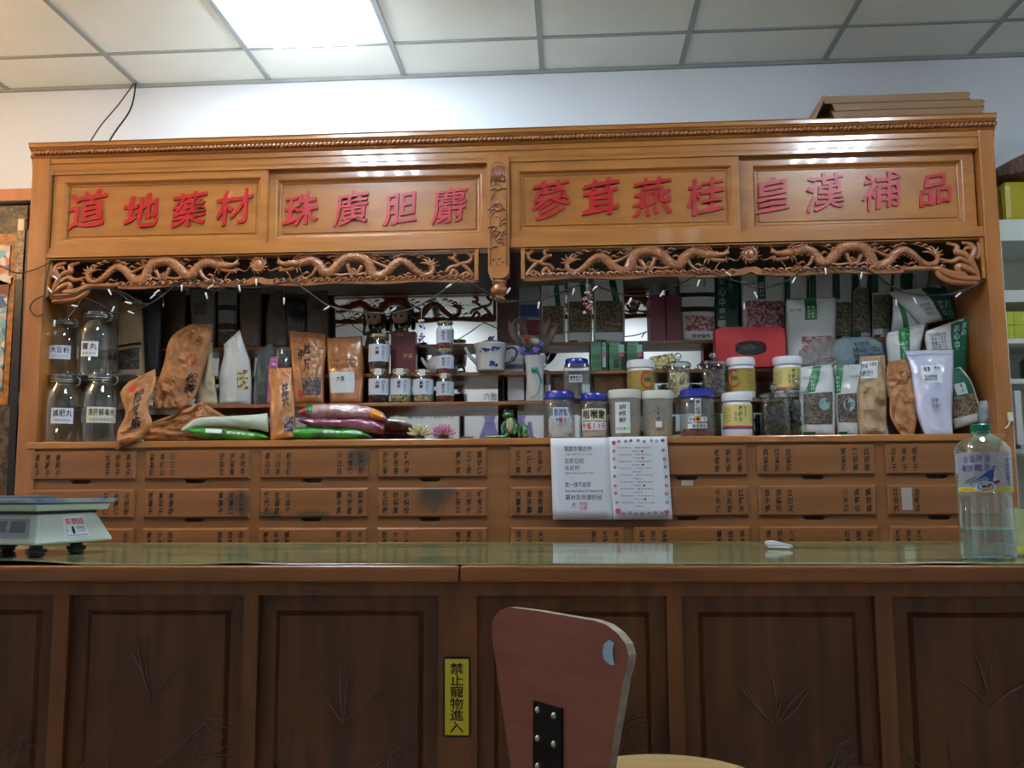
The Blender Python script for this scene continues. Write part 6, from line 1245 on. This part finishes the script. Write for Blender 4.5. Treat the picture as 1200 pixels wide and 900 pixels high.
water = bpy.data.materials.new('water'); water.use_nodes = True; p = water.node_tree.nodes['Principled BSDF']; p.inputs['Transmission Weight'].default_value = 1; p.inputs['IOR'].default_value = 1.1; p.inputs['Roughness'].default_value = 0; p.inputs['Base Color'].default_value = (.86, .95, .95, 1)
m = MB(); m.lathe(c_, [(r * .8, hB * .012), (r * .93, hB * .03), (r * .955, hB * .06), (r * .94, hB * .16), (r * .935, hB * .225)], 40, sq=3.4, rot=.12); m.build('water', water, wb, smooth='auto')
m = MB(); q = []
for k in range(41):
    a = 2 * PI * k / 40; kk = (abs(math.cos(a)) ** 3.4 + abs(math.sin(a)) ** 3.4) ** (-1 / 3.4); x_, y_ = r * .95 * kk * math.cos(a), r * .95 * kk * math.sin(a); q.append(c_ + Vector((x_ * math.cos(.12) - y_ * math.sin(.12), x_ * math.sin(.12) + y_ * math.cos(.12), hB * .226)))
m.tube(q, .0011, 5, cap=False); m.build('water_line', M('pale_teal_meniscus', (150, 220, 215), .2), wb, smooth=True)
base = math.atan2(-cy, -cx)
def bsf(z0, z1, a0=-1.25, a1=1.25):
    def f(u_, v, off=0.0):
        a = base + a0 + (a1 - a0) * u_; b = a - .12; k = (abs(math.cos(b)) ** 3.4 + abs(math.sin(b)) ** 3.4) ** (-1 / 3.4)
        rr = r * 1.004 * k + off; return Vector((cx + rr * math.cos(a), cy + rr * math.sin(a), MZ + hB * (z1 + (z0 - z1) * v)))
    return f
Sf = bsf(.50, .785)
L_ = patch(MB(), Sf, (0, 0, 1, 1), 30, 2, .0004).build('label', clear('label_film', (246, 248, 255), .2, .1, haze=.38, hazecol=(190, 205, 226)), wb, smooth=True)
put_text(MB(), Sf, (.20, .06, .62, .27), ['台塩海洋'], bold=.006, off=.0012).build('lettering', ink_blue, L_); put_text(MB(), Sf, (.14, .30, .74, .50), ['鹼性離子水'], bold=.006, off=.0012).build('lettering', ink_blue, L_); put_text(MB(), Sf, (.86, .15, .94, .85), ['海洋鹼性離子'], vertical=True, bold=.01, off=.0012).build('lettering', ink_blue, L_)
patch(MB(), Sf, (0, .90, 1, 1.0), 30, 1, .0009).build('yellow_band', M('yellow_band_print', (232, 214, 40), .4), L_)
put_text(MB(), Sf, (.08, .91, .36, .99), ['天然海水鹼'], off=.0014).build('band_lettering', M('orange_red_print'), L_)
def leaf(pts, w, mt, nm):
    q = smooth_path([Vector((a, b, 0)) for a, b in pts], 5); n_ = len(q); m = MB(); vs = []
    for k, p_ in enumerate(q): ww = w * math.sin(PI * k / (n_ - 1)) + .002; vs += [Sf(p_.x - ww * .5, p_.y - ww * .5, .0012), Sf(p_.x + ww * .5, p_.y + ww * .5, .0012)]
    m.add(vs, [(2 * k, 2 * k + 1, 2 * k + 3, 2 * k + 2) for k in range(n_ - 1)]).build(nm, mt, L_)
leaf([(.30, .84), (.50, .76), (.66, .42)], .16, M('mid_blue_print', (40, 96, 190), .4), 'blue_leaf'); leaf([(.18, .80), (.30, .72), (.40, .62)], .05, M('olive_print', (70, 100, 70), .4), 'green_leaf'); leaf([(.58, .84), (.66, .80), (.76, .70)], .06, M('magenta_print', (160, 50, 130), .4), 'magenta_leaf')
disc(MB(), Sf, .53, .88, .15, .14, .0018).build('oval_badge', paper, L_); disc(MB(), Sf, .53, .88, .115, .10, .0022, ru0=.10).build('badge_ring', ink_blue, L_)
m = MB(); disc(m, Sf, .50, .87, .035, .035, .0026); m.build('badge_mark', ink_blue, L_); disc(MB(), Sf, .57, .85, .025, .025, .0026).build('badge_mark', ink_red, L_)
MB().lathe(c_, [(r * .2, hB * .016), (r * .55, hB * .022), (r * .3, hB * .035), (.002, hB * .04)], 20, sq=3, rot=.4).build('blue_base_tint', clear('aqua_base', (130, 205, 235), .5, .05, haze=.4, hazecol=(40, 150, 200)), wb, smooth=True)
# tumbler
p = at(1224, 640, 2.02); t = empty('glass_tumbler', (p.x, 2.02, MZ), 'wide pale yellow-green glass tumbler behind the water bottle, cut by the frame', 'tumbler'); hT = at(1195, 596, 2.0).z - MZ
MB().lathe((p.x, 2.02, MZ), [(.062, 0), (.066, .004), (.072, hT), (.069, hT), (.063, .012), (.01, .010)], 36, cap=False).build('tumbler_body', clear('yellow_green_glass', (235, 240, 205), .3, .12, haze=.45, hazecol=(186, 194, 150)), t, smooth='auto')
MB().lathe((p.x, 2.02, MZ), [(.0665, .012), (.068, .02)], 36, cap=False).build('bright_ring', M('yellow_band_print'), t, smooth=True)
# small clear packet on the mat
a = Vector((.462, 2.24, MZ + .001)); t = empty('plastic_ampoule', a, 'small crumpled clear plastic wrapper lying on the green mat', 'wrapper')
m = MB(); m.tube(smooth_path([a + Vector((0, .02, .008)), a + Vector((.012, .012, .011)), a + Vector((.035, 0, .008)), a + Vector((.056, -.012, .005))], 5), [.004, .008, .009, .009, .009, .008, .008, .008, .007, .007, .006, .006, .005, .005, .004, .003], 7, .7); m.build('wrapper_film', clear('bright_film', (240, 244, 246), .6, .04, haze=.45, hazecol=(215, 222, 226), bump=1.0, bs=60), t)
MB().tube([a + Vector((.004, .012, .004)), a + Vector((.05, -.012, .003))], .0022, 6).build('inner_stick', paper, t)

# ------------------------------------------------------------------ left of the cabinet: wood panel, hanging scroll, pole
pan = MB().box(-3.0, -2.085, 3.66, 3.75, 0, 2.30).build('wall_panel', wood('reddish_wall_panel', (178, 108, 60), (160, 92, 48), rough=.4, coat=.3, st=(8, 8, 1))); tag(pan, 'reddish wooden wall panel behind the hanging scroll painting at far left', 'panel')
t = empty('scroll_painting', (-2.52, 3.63, .92), 'colourful hanging scroll painting with dark brocade border at far left', 'painting')
bro = herb('dark_brocade', [(70, 62, 50), (92, 80, 60), (54, 50, 42), (112, 92, 60)], 60, .2)
MB().box(-2.80, -2.30, 3.63, 3.638, 1.02, 2.225).build('brocade_border', bro, t)
MB().box(-2.76, -2.335, 3.624, 3.63, 1.36, 2.09).build('gold_border', M('orange_gold_brocade', (196, 130, 60), .5, var=.3, vs=40), t)
MB().box(-2.73, -2.36, 3.618, 3.624, 1.42, 2.04).build('painted_cloth', herb('mural_colours', [(110, 170, 184), (204, 180, 170), (200, 120, 104), (78, 124, 146), (216, 206, 196), (150, 180, 160), (90, 92, 120)], 34, .05), t)
random.seed(3)
for k in range(16):      # little painted buildings and clouds
    x = -2.375 - .33 * random.random(); z = 1.45 + .5 * random.random(); w_ = random.uniform(.025, .05); MB().add([(x - w_, 3.6165, z), (x + w_, 3.6165, z), (x + w_, 3.6165, z + w_ * .9), (x + w_ * 1.3, 3.6165, z + w_), (x, 3.6165, z + w_ * 1.5), (x - w_ * 1.3, 3.6165, z + w_), (x - w_, 3.6165, z + w_ * .9)], [tuple(range(7))]).build('painted_motif', [M('mural_pink', (214, 150, 140), .6), M('mural_blue', (60, 120, 160), .6), M('mural_cream', (226, 214, 196), .6), M('mural_brown', (130, 80, 60), .6)][k % 4], t)
MB().tube([(-2.82, 3.625, 2.225), (-2.28, 3.625, 2.225)], .010, 10).build('hanging_rod', M('dark_rod', (50, 36, 28), .4), t, smooth=True)
t = empty('leaning_pole', (-2.19, 3.50, 0), 'dark square pole with a worn pale top leaning beside the cabinet', 'pole')
def rod(a, b, c_, d, z0, z1, nm, mt, dx=.0):
    m = MB(); m.add([(a + dx, c_, z0), (b + dx, c_, z0), (b + dx, d, z0), (a + dx, d, z0), (a, c_, z1), (b, c_, z1), (b, d, z1), (a, d, z1)], [(0, 3, 2, 1), (4, 5, 6, 7), (0, 1, 5, 4), (1, 2, 6, 5), (2, 3, 7, 6), (3, 0, 4, 7)]); return m.build(nm, mt, t)
rod(-2.255, -2.225, 3.50, 3.53, 0, 2.05, 'dark_bar', M('black_worn_paint', (30, 26, 26), .4, var=.3, vs=50), .03)
rod(-2.225, -2.195, 3.505, 3.53, 0, 2.07, 'brown_bar', M('grey_brown_wood', (96, 74, 60), .5, var=.2, vs=30, st=(8, 8, 1)), .035)
rod(-2.256, -2.224, 3.498, 3.506, 1.86, 2.115, 'worn_top_strip', M('worn_pale_wood', (176, 150, 120), .5, var=.4, vs=60), 0)
rod(-2.253, -2.229, 3.496, 3.500, 2.065, 2.112, 'cream_tag', paper_cream, 0)

# ------------------------------------------------------------------ right of the cabinet: white shelving
sh = empty('wall_shelving', (1.95, 3.6, 0), 'white open shelving unit to the right of the wooden cabinet', 'shelves')
wl = M('white_laminate', (208, 212, 204), .45, var=.02)
MB().box(1.60, 2.35, 3.735, 3.755, 0, 1.98).build('back_panel', M('cream_laminate', (200, 200, 180), .5, var=.02), sh)
for x in (1.585, 2.35): MB().box(x, x + .018, 3.42, 3.755, 0, 1.98).build('side_panel', wl, sh)
MB().box(1.585, 2.37, 3.41, 3.755, 1.905, 1.985).build('top_board', wl, sh)
for z in (1.678, 1.523, 1.374, 1.118, .85, .5): MB().box(1.603, 2.35, 3.43, 3.735, z, z + .018 + (.026 if z == 1.678 else 0)).build('shelf_board', wl, sh)
MB().box(1.603, 1.625, 3.40, 3.42, 1.15, 1.345).build('white_strip', wl, sh)
yb_m = M('lime_tea_carton', (176, 184, 50), .45, var=.1); ly = M('pale_lime_print', (214, 216, 120), .5)
k = 0
for z, lab2 in ((1.5412, 'lower'), (1.5412 + .0515, 'upper')):
    for i, x in enumerate((1.609, 1.634)):
        w_ = .024 if i == 0 else .14
        lab = {('lower', 0): 'narrow lime carton at the bottom left of the small carton pile', ('lower', 1): 'wide lime carton with pale disc, lower of the pile', ('upper', 0): 'narrow lime carton at the top left of the small carton pile', ('upper', 1): 'wide lime carton with pale disc, upper of the pile'}[(lab2, i)]
        o = MB().box(x, x + w_, 3.435, 3.53, z, z + .050).build('lime_carton', yb_m, bevel=.001); tag(o, lab, 'carton', 'lime green cartons on the white shelves')
        if i: Sf = plane_surf((x, 3.435, z + .050), (w_, 0, 0), (0, 0, -.050)); disc(MB(), Sf, .42, .55, .17, .42, .001).build('pale_disc', ly, o); put_text(MB(), Sf, (.34, .45, .50, .65), ['茗茶'], off=.0015).build('lettering', green_pr, o)
o = MB().lathe((1.76, 3.56, 1.3925), [(.04, 0), (.05, .01), (.05, .08), (.03, .10), (.03, .12)], 24).build('brown_jar', M('brown_glaze', (110, 100, 80), .3)); tag(o, 'small brown jar standing on the white shelf at far right', 'jar')
for k_, (z, c__, lab) in enumerate(((1.137, (196, 200, 206), 'bottom white folded cloth on the white shelf behind the bottle'), (1.162, (70, 96, 160), 'thin blue folded cloth in the small pile at far right'), (1.172, (190, 198, 214), 'top pale folded cloth in the small pile at far right'))):
    o = MB().box(1.63, 1.85, 3.44, 3.60, z, z + (.024 if k_ != 1 else .010) - .0005).build('folded_cloth', M('cloth_%s' % 'abc'[k_], c__, .8, bump=.3)); o.modifiers.new('b', 'BEVEL').width = .004; tag(o, lab, 'cloth', 'folded cloths on the white shelf')
# yellow canister with brown lid
p = at(1215, 225, 3.52); t = empty('yellow_canister', (p.x, 3.55, 1.985), 'yellow canister with a brown lid on top of the white shelving', 'canister')
ym = M('yellow_enamel', (176, 160, 26), .35, var=.08, coat=.3)
MB().box(p.x - .155, p.x + .12, 3.45, 3.66, 1.986, 2.150).build('canister_body', ym, t, bevel=.022)
MB().lathe((p.x - .015, 3.555, 2.150), [(.125, 0), (.142, .012), (.145, .03), (.13, .045)], 36).build('neck', M('dark_brown_lid', (70, 44, 34), .4), t, smooth='auto')
m = MB(); m.lathe((0, 0, 0), [(.135, 0), (.138, .01), (.135, .05), (.12, .06)], 36); Rm = Matrix.Rotation(-.35, 3, 'Y'); m.v = [Rm @ v_ + Vector((p.x - .015, 3.54, 2.205)) for v_ in m.v]; m.build('tilted_lid', M('striped_wood_lid', (120, 96, 76), .5, var=.3, vs=20, st=(1, 8, 1)), t, smooth='auto')
MB().box(p.x - .04, p.x + .05, 3.4485, 3.45, 2.055, 2.115).build('label', paper, t)
# small plug at the right end of the ledge
t = empty('wall_plug', (1.475, 3.30, 1.19), 'small cream plug with a frayed end at the right end of the ledge', 'plug')
a = at(1184, 490, 3.285); MB().box(a.x - .010, a.x + .006, 3.275, 3.287, a.z - .012, a.z + .02).build('plug_body', paper_cream, t, bevel=.002); MB().tube(smooth_path([(a.x - .004, 3.28, a.z - .01), (a.x - .012, 3.28, a.z - .028), (a.x - .022, 3.282, a.z - .036)], 4), .003, 6).build('frayed_end', M('cream_label'), t)
